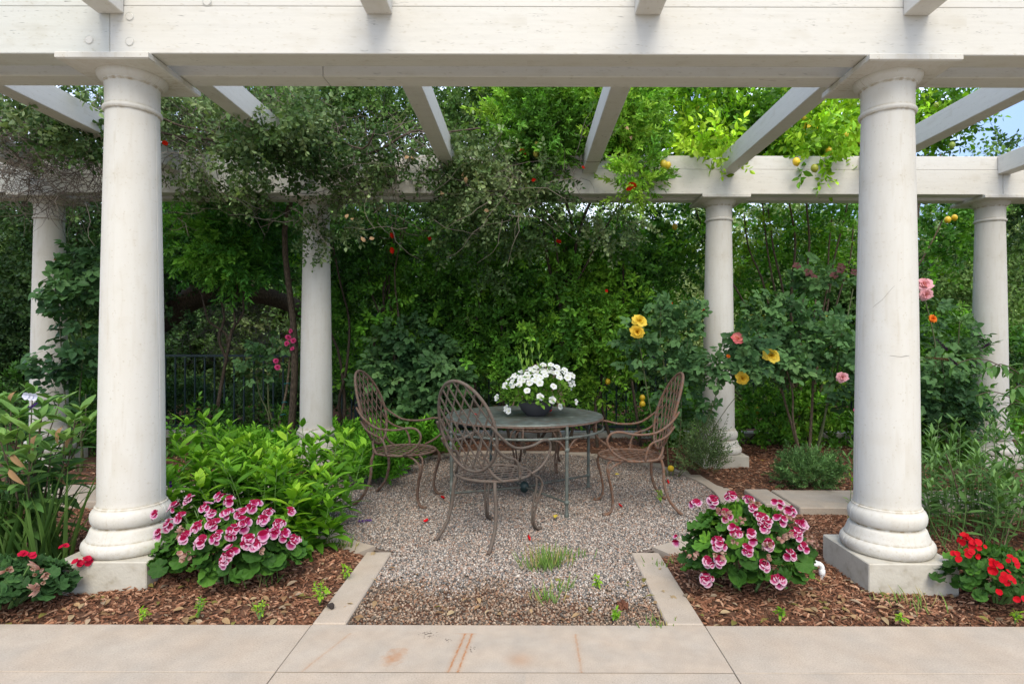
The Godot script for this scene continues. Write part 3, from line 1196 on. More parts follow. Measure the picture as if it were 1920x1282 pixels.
# ------------------------------------------------------------------ furniture and fence
# a wrought iron armchair that faces -z, its seat at the origin
func make_chair(label: String, where: Vector3, facing: Vector2, iron: Material) -> Node3D:
	var t := thing("iron_armchair", label, "chair", where, atan2(-facing.x, facing.y), "iron armchairs round the table")
	var rim := []
	var sr := 0.262
	var sy := 0.43
	for k in 40:
		var a := TAU * k / 40
		rim.append(Vector3(cos(a) * sr, sy, sin(a) * sr))
	var m := MB.new()
	m.closed_tube(rim, 0.0105, 8)
	put("seat_rim", m.mesh(true), iron, t)
	# lattice of flat straps, one layer over the other
	m = MB.new()
	for side in 2:
		var dir := Vector3(0.5, 0, 0.866) if side == 0 else Vector3(-0.5, 0, 0.866)
		var nor := Vector3(dir.z, 0, -dir.x)
		for k in range(-3, 4):
			var off := k * 0.066
			var half := sqrt(maxf(sr * sr - off * off, 0.0))
			if half < 0.04:
				continue
			m.box(nor * off + Vector3(0, sy + (0.003 if side else -0.003), 0), Vector3(0.0115, 0.0045, half * 2.0), 0.001, Basis(nor, Vector3.UP, nor.cross(Vector3.UP)))
	put("seat_lattice", m.mesh(), iron, t)
	# the tall oval back leans away
	var hub := Vector3(0, 0.793, 0.325)
	var lean := 0.30
	var up := Vector3(0, cos(lean), sin(lean))
	var nrm := Vector3(0, -sin(lean), cos(lean))
	var rx := 0.238
	var ry := 0.325
	var oval := []
	for k in 48:
		var a := TAU * k / 48
		oval.append(hub + Vector3(cos(a) * rx * (1.0 - 0.08 * sin(a)) , 0, 0) + up * sin(a) * ry + nrm * (-0.03 * pow(cos(a), 2.0)))
	m = MB.new()
	m.closed_tube(oval, 0.0112, 8)
	put("back_rim", m.mesh(true), iron, t)
	m = MB.new()
	for side in 2:
		var sl := 1.0 if side == 0 else -1.0
		var d2 := Vector2(0.47 * sl, 0.883)
		var n2 := Vector2(d2.y, -d2.x)
		for k in range(-5, 6):
			var off := k * 0.066 + 0.01
			# where the strap's line meets the ellipse
			var qa := pow(d2.x / rx, 2.0) + pow(d2.y / ry, 2.0)
			var qb := 2.0 * off * (n2.x * d2.x / (rx * rx) + n2.y * d2.y / (ry * ry))
			var qc := off * off * (pow(n2.x / rx, 2.0) + pow(n2.y / ry, 2.0)) - 1.0
			var disc := qb * qb - 4.0 * qa * qc
			if disc <= 0.01:
				continue
			var s0 := (-qb - sqrt(disc)) / (2.0 * qa)
			var s1 := (-qb + sqrt(disc)) / (2.0 * qa)
			var ids := []
			var steps := 9
			for i in steps + 1:
				var f := lerpf(s0, s1, float(i) / steps)
				var q := n2 * off + d2 * f
				var w := (0.0035 if side else -0.0035) - 0.03 * clampf(pow(q.x / rx, 2.0), 0.0, 1.0)
				var o := hub + Vector3(q.x, 0, 0) + up * q.y + nrm * w
				var e := (Vector3(n2.x, 0, 0) + up * n2.y) * 0.0056
				for s in [[1, 1], [-1, 1], [-1, -1], [1, -1]]:
					ids.append(m.p(o + e * s[0] + nrm * 0.0024 * s[1]))
			for i in steps:
				for j in 4:
					m.quad(ids[i * 4 + j], ids[i * 4 + (j + 1) % 4], ids[i * 4 + 4 + (j + 1) % 4], ids[i * 4 + 4 + j])
	put("back_lattice", m.mesh(), iron, t)
	for s in [-1.0, 1.0]:
		# arm: from the side of the oval forward, out and down in a scroll to the seat
		m = MB.new()
		m.tube(curve([hub + Vector3(s * 0.235, 0, 0) + up * 0.02, Vector3(s * 0.268, 0.725, 0.25), Vector3(s * 0.285, 0.655, 0.13), Vector3(s * 0.30, 0.645, -0.03), Vector3(s * 0.315, 0.668, -0.15), Vector3(s * 0.318, 0.655, -0.225), Vector3(s * 0.315, 0.60, -0.255), Vector3(s * 0.305, 0.53, -0.225), Vector3(s * 0.29, 0.475, -0.16), Vector3(s * 0.262, 0.44, -0.09)], 5), 0.0095, 8)
		put("armrest", m.mesh(true), iron, t)
		m = MB.new()
		m.tube(curve([hub + Vector3(s * 0.225, 0, 0) + up * -0.10, Vector3(s * 0.235, 0.64, 0.25), Vector3(s * 0.243, 0.60, 0.19), Vector3(s * 0.262, 0.565, 0.10), Vector3(s * 0.268, 0.50, 0.065), Vector3(s * 0.262, 0.435, 0.055)], 5), 0.0095, 7)
		put("arm_support", m.mesh(true), iron, t)
		m = MB.new()
		m.tube(curve([hub + Vector3(s * 0.13, 0, -0.01) + up * -0.275, Vector3(s * 0.16, 0.475, 0.215), Vector3(s * 0.2, 0.43, 0.172)], 4), 0.0105, 7)
		put("back_bracket", m.mesh(true), iron, t)
		# front leg: two rods that bow out, close together and curl to a foot
		var leg := Node3D.new()
		leg.name = "front_leg"
		t.add_child(leg, true)
		for e in [-1.0, 1.0]:
			m = MB.new()
			m.tube(curve([Vector3(s * (0.205 + e * 0.034), 0.422, -0.155 + e * s * 0.0 + e * 0.03), Vector3(s * (0.228 + e * 0.03), 0.40, -0.205 + e * 0.02), Vector3(s * (0.238 + e * 0.024), 0.335, -0.232), Vector3(s * (0.222 + e * 0.016), 0.22, -0.205), Vector3(s * (0.21 + e * 0.010), 0.11, -0.19), Vector3(s * (0.212 + e * 0.009), 0.045, -0.2), Vector3(s * (0.218 + e * 0.009), 0.012, -0.232), Vector3(s * (0.224 + e * 0.008), 0.012, -0.27)], 5), 0.0086, 7)
			put("rod", m.mesh(true), iron, leg)
		# rear leg: one stout bar that sweeps back
		m = MB.new()
		m.tube(curve([Vector3(s * 0.165, 0.425, 0.205), Vector3(s * 0.18, 0.36, 0.222), Vector3(s * 0.192, 0.24, 0.225), Vector3(s * 0.205, 0.12, 0.258), Vector3(s * 0.222, 0.03, 0.325), Vector3(s * 0.23, 0.006, 0.36)], 6), 0.0125, 8)
		put("rear_leg", m.mesh(true), iron, t)
	return t


func build_table() -> void:
	var c := Vector3(-0.015, -0.006, -5.10)
	var t := thing("round_table", "round slate grey iron table with rusty rim on the gravel", "table", c, 0.0)
	var m := MB.new()
	m.lathe([Vector2(0.001, 0.722), Vector2(0.3, 0.722), Vector2(0.655, 0.722), Vector2(0.668, 0.724), Vector2(0.679, 0.7215), Vector2(0.684, 0.713), Vector2(0.68, 0.704), Vector2(0.668, 0.70), Vector2(0.655, 0.704), Vector2(0.3, 0.709), Vector2(0.001, 0.709)], 72)
	put("tabletop", m.mesh(true), M.table_iron, t)
	var loop := []
	for k in 72:
		loop.append(Vector3(cos(TAU * k / 72) * 0.685, 0.612, sin(TAU * k / 72) * 0.685))
	m = MB.new()
	m.closed_tube(loop, 0.0105, 8)
	put("apron_ring", m.mesh(true), M.table_iron, t)
	loop = []
	for k in 72:
		loop.append(Vector3(cos(TAU * k / 72) * 0.684, 0.702, sin(TAU * k / 72) * 0.684))
	m = MB.new()
	m.closed_tube(loop, 0.008, 6)
	put("rim_band", m.mesh(true), M.iron_brown, t)
	for k in 4:
		var a := deg_to_rad(-61.0 + 90.0 * k)
		var d := Vector3(cos(a), 0, -sin(a))
		# leg angles run in plan with z to the camera side negative
		d = Vector3(cos(a), 0, -sin(a))
		m = MB.new()
		m.tube([d * 0.683 + Vector3(0, 0.705, 0), d * 0.683 + Vector3(0, 0.12, 0), d * 0.683], 0.0135, 10)
		m.lathe([Vector2(0.0, 0.0), Vector2(0.016, 0.001), Vector2(0.017, 0.02), Vector2(0.0135, 0.03)], 12)
		for i in range(m.v.size() - 48, m.v.size()):
			m.v[i] += d * 0.683
		for h in [0.112, 0.612, 0.52]:
			var base := m.v.size()
			m.lathe([Vector2(0.0135, h - 0.016), Vector2(0.02, h - 0.010), Vector2(0.021, h), Vector2(0.02, h + 0.010), Vector2(0.0135, h + 0.016)], 12)
			for i in range(base, m.v.size()):
				m.v[i] += d * 0.683
		var leg := put("leg", m.mesh(true), M.table_iron, t)
		var side := Vector3(d.z, 0, -d.x)
		for s in [-1.0, 1.0]:
			m = MB.new()
			m.tube(curve([d * 0.683 + Vector3(0, 0.46, 0), (d * 0.68 + side * s * 0.02).normalized() * 0.682 + Vector3(0, 0.53, 0), (d * 0.68 + side * s * 0.075).normalized() * 0.684 + Vector3(0, 0.59, 0), (d * 0.68 + side * s * 0.15).normalized() * 0.685 + Vector3(0, 0.607, 0)], 5), 0.0075, 6)
			put("brace", m.mesh(true), M.iron_brown, leg)
		m = MB.new()
		m.tube([d * 0.68 + Vector3(0, 0.112, 0), d * 0.03 + Vector3(0, 0.085, 0)], 0.0085, 8)
		put("stretcher", m.mesh(true), M.table_iron, t)
		for e in [0.33, 0.67]:
			var b: float = a + PI / 2 * e
			var f := Vector3(cos(b), 0, -sin(b)) * 0.684
			m = MB.new()
			m.tube([f + Vector3(0, 0.612, 0), f + Vector3(0, 0.703, 0)], 0.006, 6)
			put("spacer", m.mesh(true), M.iron_brown, t)
	m = MB.new()
	var prof := []
	for k in 11:
		prof.append(Vector2(maxf(0.042 * sin(PI * k / 10), 0.0005), 0.085 - 0.05 * cos(PI * k / 10)))
	m.lathe(prof, 20)
	put("stretcher_ball", m.mesh(true), M.fence_iron, t)


func build_chairs() -> void:
	make_chair("brown iron armchair with its oval lattice back turned to the terrace, nearest of the four", Vector3(-0.23, -0.008, -4.12), Vector2(0.56, 0.83), M.iron_grey)
	make_chair("greyish brown iron armchair on the left of the table beside the green ground cover", Vector3(-1.04, -0.008, -4.98), Vector2(0.975, -0.16), M.iron_brown)
	make_chair("rust orange iron armchair on the right of the table", Vector3(0.86, -0.008, -4.78), Vector2(-0.99, -0.05), M.iron_rust)
	make_chair("iron armchair behind the table, mostly hidden by the white petunias", Vector3(0.12, -0.008, -6.25), Vector2(-0.1, -1.0), M.iron_brown)


func build_fence() -> void:
	var t := thing("iron_fence", "dark green metal picket fence half hidden behind the shrubs", "fence", Vector3(0, 0, -8.0))
	var m := MB.new()
	m.box(Vector3(0, 0.0, 0), Vector3(15.0, 0.24, 0.2), 0.01)
	put("footing", m.mesh(), M.cast_stone, t)
	for y in [1.15, 0.185]:
		m = MB.new()
		m.box(Vector3(0, y, 0), Vector3(15.0, 0.035, 0.03), 0.003)
		put("rail", m.mesh(), M.fence_iron, t)
	m = MB.new()
	m.box(Vector3(0, 0.66, 0), Vector3(0.019, 0.93, 0.019), 0.002)
	var pick := m.mesh()
	for k in 110:
		var x := -7.4 + 0.135 * k
		put("picket", pick, M.fence_iron, t, Transform3D(Basis.IDENTITY, Vector3(x, 0, 0)))
	m = MB.new()
	m.box(Vector3(0, 0.64, 0), Vector3(0.06, 1.2, 0.06), 0.004)
	var post := m.mesh()
	m = MB.new()
	var prof := [Vector2(0.02, 1.235), Vector2(0.014, 1.25)]
	for k in 9:
		prof.append(Vector2(maxf(0.042 * sin(PI * (k + 1) / 10), 0.0005), 1.29 - 0.042 * cos(PI * (k + 1) / 10)))
	m.lathe(prof, 16)
	var ball := m.mesh(true)
	for k in 6:
		var o := put("post", post, M.fence_iron, t, Transform3D(Basis.IDENTITY, Vector3(-5.26 + 2.9 * k + 0.03, 0, 0.0)))
		put("finial", ball, M.fence_iron, o)


func build_bowl() -> void:
	var c := Vector3(0.085, 0.716, -5.02)
	var t := thing("flower_bowl", "charcoal bowl of white petunias in the middle of the round table", "flower pot", c)
	var m := MB.new()
	m.lathe([Vector2(0.001, 0.0), Vector2(0.075, 0.0), Vector2(0.085, 0.006), Vector2(0.125, 0.045), Vector2(0.146, 0.085), Vector2(0.152, 0.115), Vector2(0.158, 0.118), Vector2(0.158, 0.126), Vector2(0.148, 0.126), Vector2(0.14, 0.1), Vector2(0.001, 0.1)], 48)
	put("bowl", m.mesh(true), M.bowl, t)
	rng.seed = 41
	var list := []
	for k in 800:
		var d := rdir()
		d.y = absf(d.y) * 0.95 - 0.2
		var r := pow(rng.randf(), 0.35)
		var o := Vector3(d.x * 0.32, 0.165 + d.y * 0.22, d.z * 0.30) * Vector3(r, 1, r)
		o.y = 0.12 + (o.y - 0.12) * (0.4 + 0.6 * r) if o.y > 0.12 else o.y
		list.append([Transform3D(along(d * 0.8 + Vector3.UP * 0.35 + rdir() * 0.7, Vector3.UP).scaled(Vector3.ONE * rr(0.7, 1.2)), o), rng.randi() % 4])
	leaf_parts(t, "leaf", leaves(3, 3, 0.055, 0.028, 0.01, 0.2, 0.35), [M.pet0, M.pet1, M.pet2, M.pet1], list, 260)
	var fl := petunia_meshes(5, 8)
	var spots := []
	for k in 400:
		if spots.size() >= 64:
			break
		var a := rr(0, TAU)
		var e := rr(0.22, 1.3)
		var o := Vector3(cos(a) * cos(e) * 0.325, 0.205 + sin(e) * 0.18 + 0.03 * sin(a * 2.0), sin(a) * cos(e) * 0.30)
		o.x += 0.03
		if o.x > 0.1 and o.y > 0.28:
			o.y += 0.05
		var ok := true
		for s in spots:
			if s.distance_to(o) < 0.042:
				ok = false
		if ok:
			spots.append(o)
	for s in [Vector3(-0.235, 0.055, 0.14), Vector3(-0.26, 0.075, 0.10), Vector3(-0.34, 0.16, 0.06), Vector3(0.345, 0.12, 0.03), Vector3(0.2, 0.1, 0.2), Vector3(-0.03, 0.39, 0.03), Vector3(-0.08, 0.365, 0.04), Vector3(0.0, 0.42, 0.0), Vector3(0.05, 0.40, 0.0), Vector3(0.06, 0.44, 0.0), Vector3(-0.05, 0.405, -0.01), Vector3(0.1, 0.385, 0.02), Vector3(0.0, 0.375, 0.02), Vector3(0.15, 0.37, 0.0), Vector3(0.08, 0.43, -0.02), Vector3(0.13, 0.41, -0.02), Vector3(-0.06, 0.355, 0.03), Vector3(0.03, 0.185, 0.26), Vector3(0.13, 0.16, 0.26)]:
		spots.append(s)
	for s in spots:
		var d: Vector3 = (s - Vector3(0, 0.08, -0.02)).normalized() + Vector3(0, 0.25, 0.45) + rdir() * 0.35
		d = d.normalized()
		var x := Vector3.UP.cross(d).normalized()
		put("petunia", fl[rng.randi() % 5], M.white_petal, t, Transform3D(Basis(x, d.cross(x), d).scaled(Vector3.ONE * rr(0.027, 0.034)), s))
	var shoots := []
	for q in [[-0.06, 0.33, 0.03, 0.3], [-0.02, 0.34, 0.0, 0.34], [0.03, 0.32, 0.03, 0.27], [-0.09, 0.3, -0.02, 0.22], [0.1, 0.33, 0.0, 0.14]]:
		shoots.append(curve([Vector3(q[0] * 0.5, 0.12, 0), Vector3(q[0], q[1], q[2]), Vector3(q[0] * 1.5 - 0.02, q[1] + q[3], q[2] - 0.03)], 4))
	stems(t, "shoot", shoots, 0.0035, 0.0016, M.green_stem, 5)
	var sl := []
	for p in shoots:
		for k in 14:
			var o: Vector3 = p[int(3 + k * 0.37)]
			sl.append([Transform3D(along(Vector3(rr(-0.5, 0.5), 1.0, rr(-0.5, 0.5)), Vector3.BACK).scaled(Vector3.ONE * rr(0.7, 1.1)), o + Vector3(0, rr(0, 0.03), 0)), 1 + k % 2])
	leaf_parts(t, "narrow_leaf", leaves(2, 12, 0.065, 0.013, 0.0, 0.2, 0.15), [M.pet1, M.pet2, M.pet2], sl, 70)


# ------------------------------------------------------------------ planting
func tone_mats(called: String, cols: Array, rough := 0.5, through := 0.5) -> Array:
	var out := []
	for k in cols.size():
		var c: Color = cols[k]
		out.append(leafy(called + str(k), lin(c.r, c.g, c.b), rough, through))
	return out


func plant_materials() -> void:
	tone_mats("pet", [Color(0.11, 0.24, 0.03), Color(0.17, 0.34, 0.04), Color(0.24, 0.42, 0.06)])
	leafy("white_petal", lin(0.86, 0.86, 0.86), 0.6, 0.35, 0.25)
	S.geranium = tone_mats("geranium_leaf", [Color(0.04, 0.105, 0.022), Color(0.065, 0.165, 0.03), Color(0.1, 0.24, 0.035), Color(0.16, 0.34, 0.04)], 0.55)
	S.geranium_dark = tone_mats("dark_geranium_leaf", [Color(0.035, 0.085, 0.03), Color(0.055, 0.13, 0.045), Color(0.085, 0.18, 0.06)], 0.55)
	S.rose = tone_mats("rose_leaf", [Color(0.05, 0.125, 0.045), Color(0.085, 0.19, 0.066), Color(0.13, 0.27, 0.092), Color(0.19, 0.35, 0.12)], 0.45, 0.5)
	S.salvia = tone_mats("salvia_leaf", [Color(0.095, 0.24, 0.024), Color(0.15, 0.35, 0.03), Color(0.23, 0.46, 0.035), Color(0.34, 0.56, 0.045)], 0.5, 0.8)
	S.grey_salvia = tone_mats("grey_salvia_leaf", [Color(0.08, 0.16, 0.045), Color(0.125, 0.245, 0.07), Color(0.19, 0.33, 0.11)], 0.6)
	S.iris = tone_mats("iris_blade", [Color(0.07, 0.15, 0.035), Color(0.12, 0.23, 0.05), Color(0.18, 0.32, 0.08)], 0.45)
	S.buddleia = tone_mats("buddleia_leaf", [Color(0.065, 0.155, 0.045), Color(0.105, 0.225, 0.06), Color(0.16, 0.3, 0.08), Color(0.22, 0.36, 0.1)], 0.6)


# Two-tone pelargonium: a mound of scalloped leaves and trusses of crimson and pale pink florets
func pelargonium(label: String, where: Vector3, radii: Vector3, n_leaf: int, trusses: Array, upper: Array, lower: Array, floret: float, seed_: int, leaf_r: float, most := 300, mats: Array = [], spent := 0) -> Node3D:
	var t := thing("geranium", label, "plant", where)
	rng.seed = seed_
	var stalks := []
	for k in 16:
		var a := rr(0, TAU)
		stalks.append(stem_points(Vector3(cos(a) * 0.05, 0.0, sin(a) * 0.05), Vector3(cos(a) * radii.x * rr(0.4, 0.85), radii.y * rr(0.5, 0.95), sin(a) * radii.z * rr(0.4, 0.85)), 0.012, 3))
	stems(t, "stem", stalks, 0.007, 0.003, M.green_stem)
	var list := []
	for k in n_leaf:
		var d := rdir()
		d.y = absf(d.y) * 1.05 - 0.25
		var r := pow(rng.randf(), 0.3)
		var o := Vector3(d.x * radii.x, radii.y * 0.42 + d.y * radii.y * 0.58, d.z * radii.z) * Vector3(r, 1, r)
		o.y = maxf(o.y, leaf_r * 0.7)
		var f := (Vector3(d.x, d.y + 0.45, d.z) + rdir() * 0.4).normalized()
		var y := Vector3(d.x, -0.5, d.z) + rdir() * 0.5
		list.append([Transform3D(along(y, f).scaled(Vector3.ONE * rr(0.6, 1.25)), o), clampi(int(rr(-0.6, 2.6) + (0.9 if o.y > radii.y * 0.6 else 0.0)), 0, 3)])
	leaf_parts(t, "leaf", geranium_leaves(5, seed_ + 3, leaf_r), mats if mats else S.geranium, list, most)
	var fl := floret_meshes(5, seed_ + 5, upper, lower)
	var necks := []
	for q in trusses:
		# the truss sits where the sight line to it meets the mound
		var eye := Vector3(0, EYE, 0)
		var hub := where + Vector3(0, radii.y * 0.42, 0)
		var rad := Vector3(radii.x, radii.y * 0.58, radii.z) * 1.03
		var e0: Vector3 = (eye - hub) / rad
		var e1: Vector3 = (q[0] - eye).normalized() / rad
		var qa := e1.length_squared()
		var qb := e0.dot(e1)
		var disc := qb * qb - qa * (e0.length_squared() - 1.0)
		var far := (-qb - sqrt(maxf(disc, 0.0))) / qa
		var o: Vector3 = eye + (q[0] - eye).normalized() * far - where
		var out := (Vector3(o.x / radii.x, 0.55 + o.y / radii.y * 0.5, o.z / radii.z) + Vector3(0, 0, 0.5)).normalized()
		var tr := truss(seed_ + int(o.x * 1000) + 3000, q[1], q[2], floret, upper, lower)
		var b := along(out, Vector3.BACK)
		necks.append([Vector3(o.x * 0.6, o.y * 0.5, o.z * 0.6), o - out * 0.06, o - out * 0.025])
		for e in tr:
			var p: Vector3 = o + b * e[1] - out * q[2] * 0.5
			var d: Vector3 = (b * e[0] + Vector3(0, 0.1, 0.3) + rdir() * 0.3).normalized()
			var x := Vector3.UP.cross(d).normalized()
			put("flower", fl[rng.randi() % 5], M.petal, t, Transform3D((Basis(x, d.cross(x), d) * Basis(Vector3.BACK, rr(-0.5, 0.5))).scaled(Vector3.ONE * e[2] * rr(0.72, 1.12)), p))
	stems(t, "flower_stalk", necks, 0.002, 0.0015, M.green_stem, 4)
	# spent heads among the fresh ones
	if spent > 0:
		var old := floret_meshes(2, seed_ + 9, [Color(0.3, 0.14, 0.1), Color(0.5, 0.3, 0.28), 1.0, 0.5], [Color(0.42, 0.26, 0.2), Color(0.5, 0.36, 0.3), 1.0, 0.5], 1.6)
		for k in spent:
			var d := rdir()
			d = Vector3(d.x, absf(d.y), absf(d.z) + 0.3).normalized()
			var o := Vector3(d.x * radii.x, radii.y * 0.42 + d.y * radii.y * 0.58, d.z * radii.z) * 1.04
			for e in 4:
				put("withered_flower", old[e % 2], M.petal, t, Transform3D(Basis.from_euler(rdir() * 1.2).scaled(Vector3.ONE * rr(0.4, 0.62) * floret), o + rdir() * 0.016))
	return t


func rose_flower(parent: Node3D, o: Vector3, d: Vector3, mesh: Mesh, size := 1.0, label := "") -> void:
	var r := put("rose", mesh, M.petal, parent, Transform3D(along(d).scaled(Vector3.ONE * size), o - parent.position))
	if label:
		r.set_meta("label", label)


func rose_bush(label: String, where: Vector3, canes: Array, blobs: Array, most: int, seed_: int, scale := 1.0, tones: Array = []) -> Node3D:
	var t := thing("rose_bush", label, "rose bush", where)
	rng.seed = seed_
	for c in canes:
		stem(t, "cane", stem_points(Vector3(c[0].x * 0.12, 0, c[0].z * 0.12), c[0], 0.03, 4), c[1], c[1] * 0.45, M.bark_pale if c[1] > 0.014 else M.cane)
	var list := []
	for b in blobs:
		for k in b[2]:
			var d := rdir()
			var o: Vector3 = b[0] - where + d * b[1] * pow(rng.randf(), 0.42)
			if lumps.get_noise_3dv((o + where) * 3.2) < -0.22:
				continue
			var face := (Vector3.UP * 0.7 + Vector3(d.x, 0.2, d.z) * 0.5 + Vector3(0, 0, 0.45) + rdir() * 0.5).normalized()
			list.append([Transform3D(along(Vector3(d.x, 0.15, d.z) * 0.9 + rdir() * 0.7, face).scaled(Vector3.ONE * rr(0.7, 1.2) * scale), o), clampi(int(1.6 + 2.2 * lumps.get_noise_3dv((o + where) * 2.3) + rng.randfn() * 0.6), 0, 3)])
	leaf_parts(t, "leaf", rose_leaves(4, seed_ + 1), tones if tones else S.rose, list, most)
	return t


# a shoot with pairs or whorls of lance leaves; fills list, returns its stem points
func shoot(base: Vector3, tip: Vector3, list: Array, n: int, tone: int, size := 1.0, wide := 1.05) -> Array:
	var bow := Vector3(rr(-0.05, 0.05), 0, rr(-0.05, 0.05))
	var pts := curve([base, base.lerp(tip, 0.5) + bow, tip], 4)
	var w := rr(0, TAU)
	for k in n:
		var f := 0.22 + 0.78 * pow(float(k) / (n - 1), 0.9)
		var o: Vector3 = base.lerp(tip, f) + bow * 4.0 * f * (1.0 - f)
		w += PI / 2 + rr(-0.25, 0.25)
		for s in 2:
			var a := w + PI * s
			var up := lerpf(0.1, 1.2, f * f)
			var d := Vector3(cos(a), up, sin(a))
			list.append([Transform3D(along(d, Vector3.UP + rdir() * 0.3).scaled(Vector3(wide, 1, 1) * size * rr(0.55, 1.2) * (0.75 + 0.5 * sin(PI * minf(f * 0.9, 1.0)))), o), clampi(tone + (1 if f > 0.8 else 0) + (rng.randi() % 2) - 1, 0, 3)])
	for s in 4:
		var a := w + TAU * s / 4
		list.append([Transform3D(along(Vector3(cos(a), 1.8, sin(a)), Vector3.UP).scaled(Vector3.ONE * size * rr(0.45, 0.7)), tip), clampi(tone + 1, 0, 3)])
	return pts


func build_near_plants() -> void:
	var crimson := Color(0.30, 0.004, 0.04)
	var wine := Color(0.25, 0.003, 0.035)
	var pink := Color(0.62, 0.2, 0.36)
	var pale := Color(0.66, 0.48, 0.6)
	var upper := [wine, pink, 1.0, 0.02]
	var lower := [Color(0.35, 0.03, 0.14), pale, 0.98, 0.85]
	# left mound, beside the left front column
	var list := []
	for q in [[290, 968, 3], [313, 985, 4], [335, 975, 5], [355, 940, 4], [385, 955, 5], [300, 1003, 3], [345, 1012, 5], [365, 990, 3], [395, 985, 4], [425, 965, 4], [430, 940, 4], [470, 950, 5], [455, 985, 4], [490, 978, 4], [405, 1010, 4], [435, 1000, 5], [465, 1015, 5], [488, 1008, 4], [430, 1040, 4], [420, 1055, 3], [520, 985, 4], [530, 1005, 3], [545, 1015, 4], [480, 1025, 4], [375, 1020, 4], [500, 965, 4], [545, 962, 3], [330, 952, 3], [410, 935, 4], [450, 965, 4], [512, 1000, 3], [395, 968, 4]]:
		var z: float = 3.12 + (1040.0 - q[1]) * 0.0042
		list.append([at(q[0] + rng.randf() * 6.0, q[1], z), q[2] + 1, 0.032])
	pelargonium("mound of crimson and pale pink two-tone geraniums beside the left front column", at(432, 1098, 3.24) * Vector3(1, 0, 1) + Vector3(0, 0.0, 0), Vector3(0.41, 0.43, 0.26), 430, list, upper, lower, 0.025, 51, 0.045, 300, [], 5)
	list = []
	for q in [[1268, 1010, 2], [1302, 945, 4], [1335, 940, 4], [1372, 930, 5], [1402, 938, 4], [1345, 1020, 5], [1330, 1055, 3], [1350, 1052, 4], [1380, 998, 5], [1425, 975, 5], [1432, 985, 4], [1410, 955, 3], [1460, 945, 3], [1485, 960, 4], [1500, 985, 4], [1492, 1000, 4], [1508, 1028, 4], [1478, 1040, 4], [1325, 1085, 5], [1463, 1088, 6], [1430, 1060, 3], [1440, 1020, 3], [1410, 1005, 3], [1398, 1030, 3], [1360, 965, 4], [1465, 975, 3]]:
		var z: float = 2.98 + (1090.0 - q[1]) * 0.0036
		list.append([at(q[0] + rng.randf() * 6.0, q[1], z), q[2] + 1, 0.03])
	pelargonium("mound of crimson and white two-tone geraniums between the kerb and the right front column", at(1400, 1122, 3.16) * Vector3(1, 0, 1), Vector3(0.34, 0.52, 0.27), 430, list, upper, [Color(0.38, 0.04, 0.16), Color(0.68, 0.56, 0.63), 0.95, 0.8], 0.0235, 57, 0.043, 300, [], 16)
	# red bedding geraniums, low, right and left
	var red := Color(0.5, 0.004, 0.012)
	list = []
	for q in [[1815, 1012, 7, 3.2], [1835, 1022, 6, 3.15], [1822, 1036, 4, 3.1], [1797, 1040, 3, 3.15], [1868, 1058, 5, 3.0], [1890, 1082, 6, 2.98], [1902, 1050, 4, 3.05], [1872, 1110, 1, 2.9], [1918, 1120, 2, 2.85]]:
		list.append([at(q[0], q[1], q[3]), q[2], 0.034])
	pelargonium("red geranium at the right edge beside the plinth", at(1872, 1120, 3.06) * Vector3(1, 0, 1), Vector3(0.30, 0.30, 0.25), 330, list, [red, Color(0.5, 0.006, 0.015), 1.0, 0.5], [red, Color(0.55, 0.008, 0.03), 1.0, 0.5], 0.0185, 63, 0.032, 300, [S.geranium[0], S.geranium[0], S.geranium[1], S.geranium[2]])
	list = []
	for q in [[148, 1060, 5, 2.96], [165, 1054, 6, 2.95], [120, 1029, 2, 3.1], [62, 1047, 2, 3.0], [45, 1045, 2, 3.0]]:
		list.append([at(q[0], q[1], q[3]), q[2], 0.022])
	var pinkred := Color(0.42, 0.004, 0.035)
	pelargonium("low dark green geranium with a red flower leaning over the left plinth", at(15, 1140, 2.97) * Vector3(1, 0, 1), Vector3(0.32, 0.26, 0.22), 400, list, [pinkred, Color(0.55, 0.012, 0.06), 1.0, 0.5], [pinkred, Color(0.55, 0.012, 0.06), 1.0, 0.5], 0.02, 67, 0.033, 300, [S.geranium_dark[0], S.geranium_dark[0], S.geranium_dark[1], S.geranium_dark[2]], 12)

	# the bright leafy salvia between the left column and the gravel
	rng.seed = 71
	var t := thing("salvia_bush", "bright yellow-green leafy salvia between the left column and the gravel", "bush", Vector3(-1.73, 0, -4.1))
	var ll := []
	var st := []
	for k in 92:
		var x := rr(-0.6, 0.5)
		var z := rr(-0.42, 0.45)
		var h := rr(0.42, 0.66) * (1.0 - 0.35 * pow(absf(x) / 0.7, 2.0)) * (1.0 + 0.2 * (-z))
		var base := Vector3(x * 0.75, 0.0, z * 0.8)
		st.append(shoot(base, Vector3(x * 1.08 + rr(-0.05, 0.05), h, z * 1.1), ll, 8, 1 if rng.randf() < 0.6 else (2 if rng.randf() < 0.6 else 0), 1.0))
	for q in [[525, 880, 3.75], [480, 870, 4.0], [310, 905, 3.75], [560, 985, 3.65], [590, 950, 3.7], [370, 860, 4.1], [420, 840, 4.3], [395, 800, 4.4], [345, 855, 4.2], [585, 1000, 3.6], [630, 870, 4.3], [290, 890, 3.7], [555, 930, 3.6], [620, 990, 3.68], [350, 800, 4.4], [380, 788, 4.5], [430, 802, 4.4], [465, 830, 4.3], [330, 830, 4.2], [405, 815, 4.3], [365, 825, 4.35]]:
		var tip := at(q[0], q[1], q[2]) - t.position
		st.append(shoot(Vector3(tip.x * 0.8, 0, tip.z - 0.05), tip, ll, 9, 2 if q[0] > 450 and q[0] < 580 else 1, 1.1))
	stems(t, "stem", st, 0.0045, 0.002, M.green_stem)
	leaf_parts(t, "leaf", leaves(4, 5, 0.135, 0.042, 0.006, 0.25, 0.4), S.salvia, ll, 300)
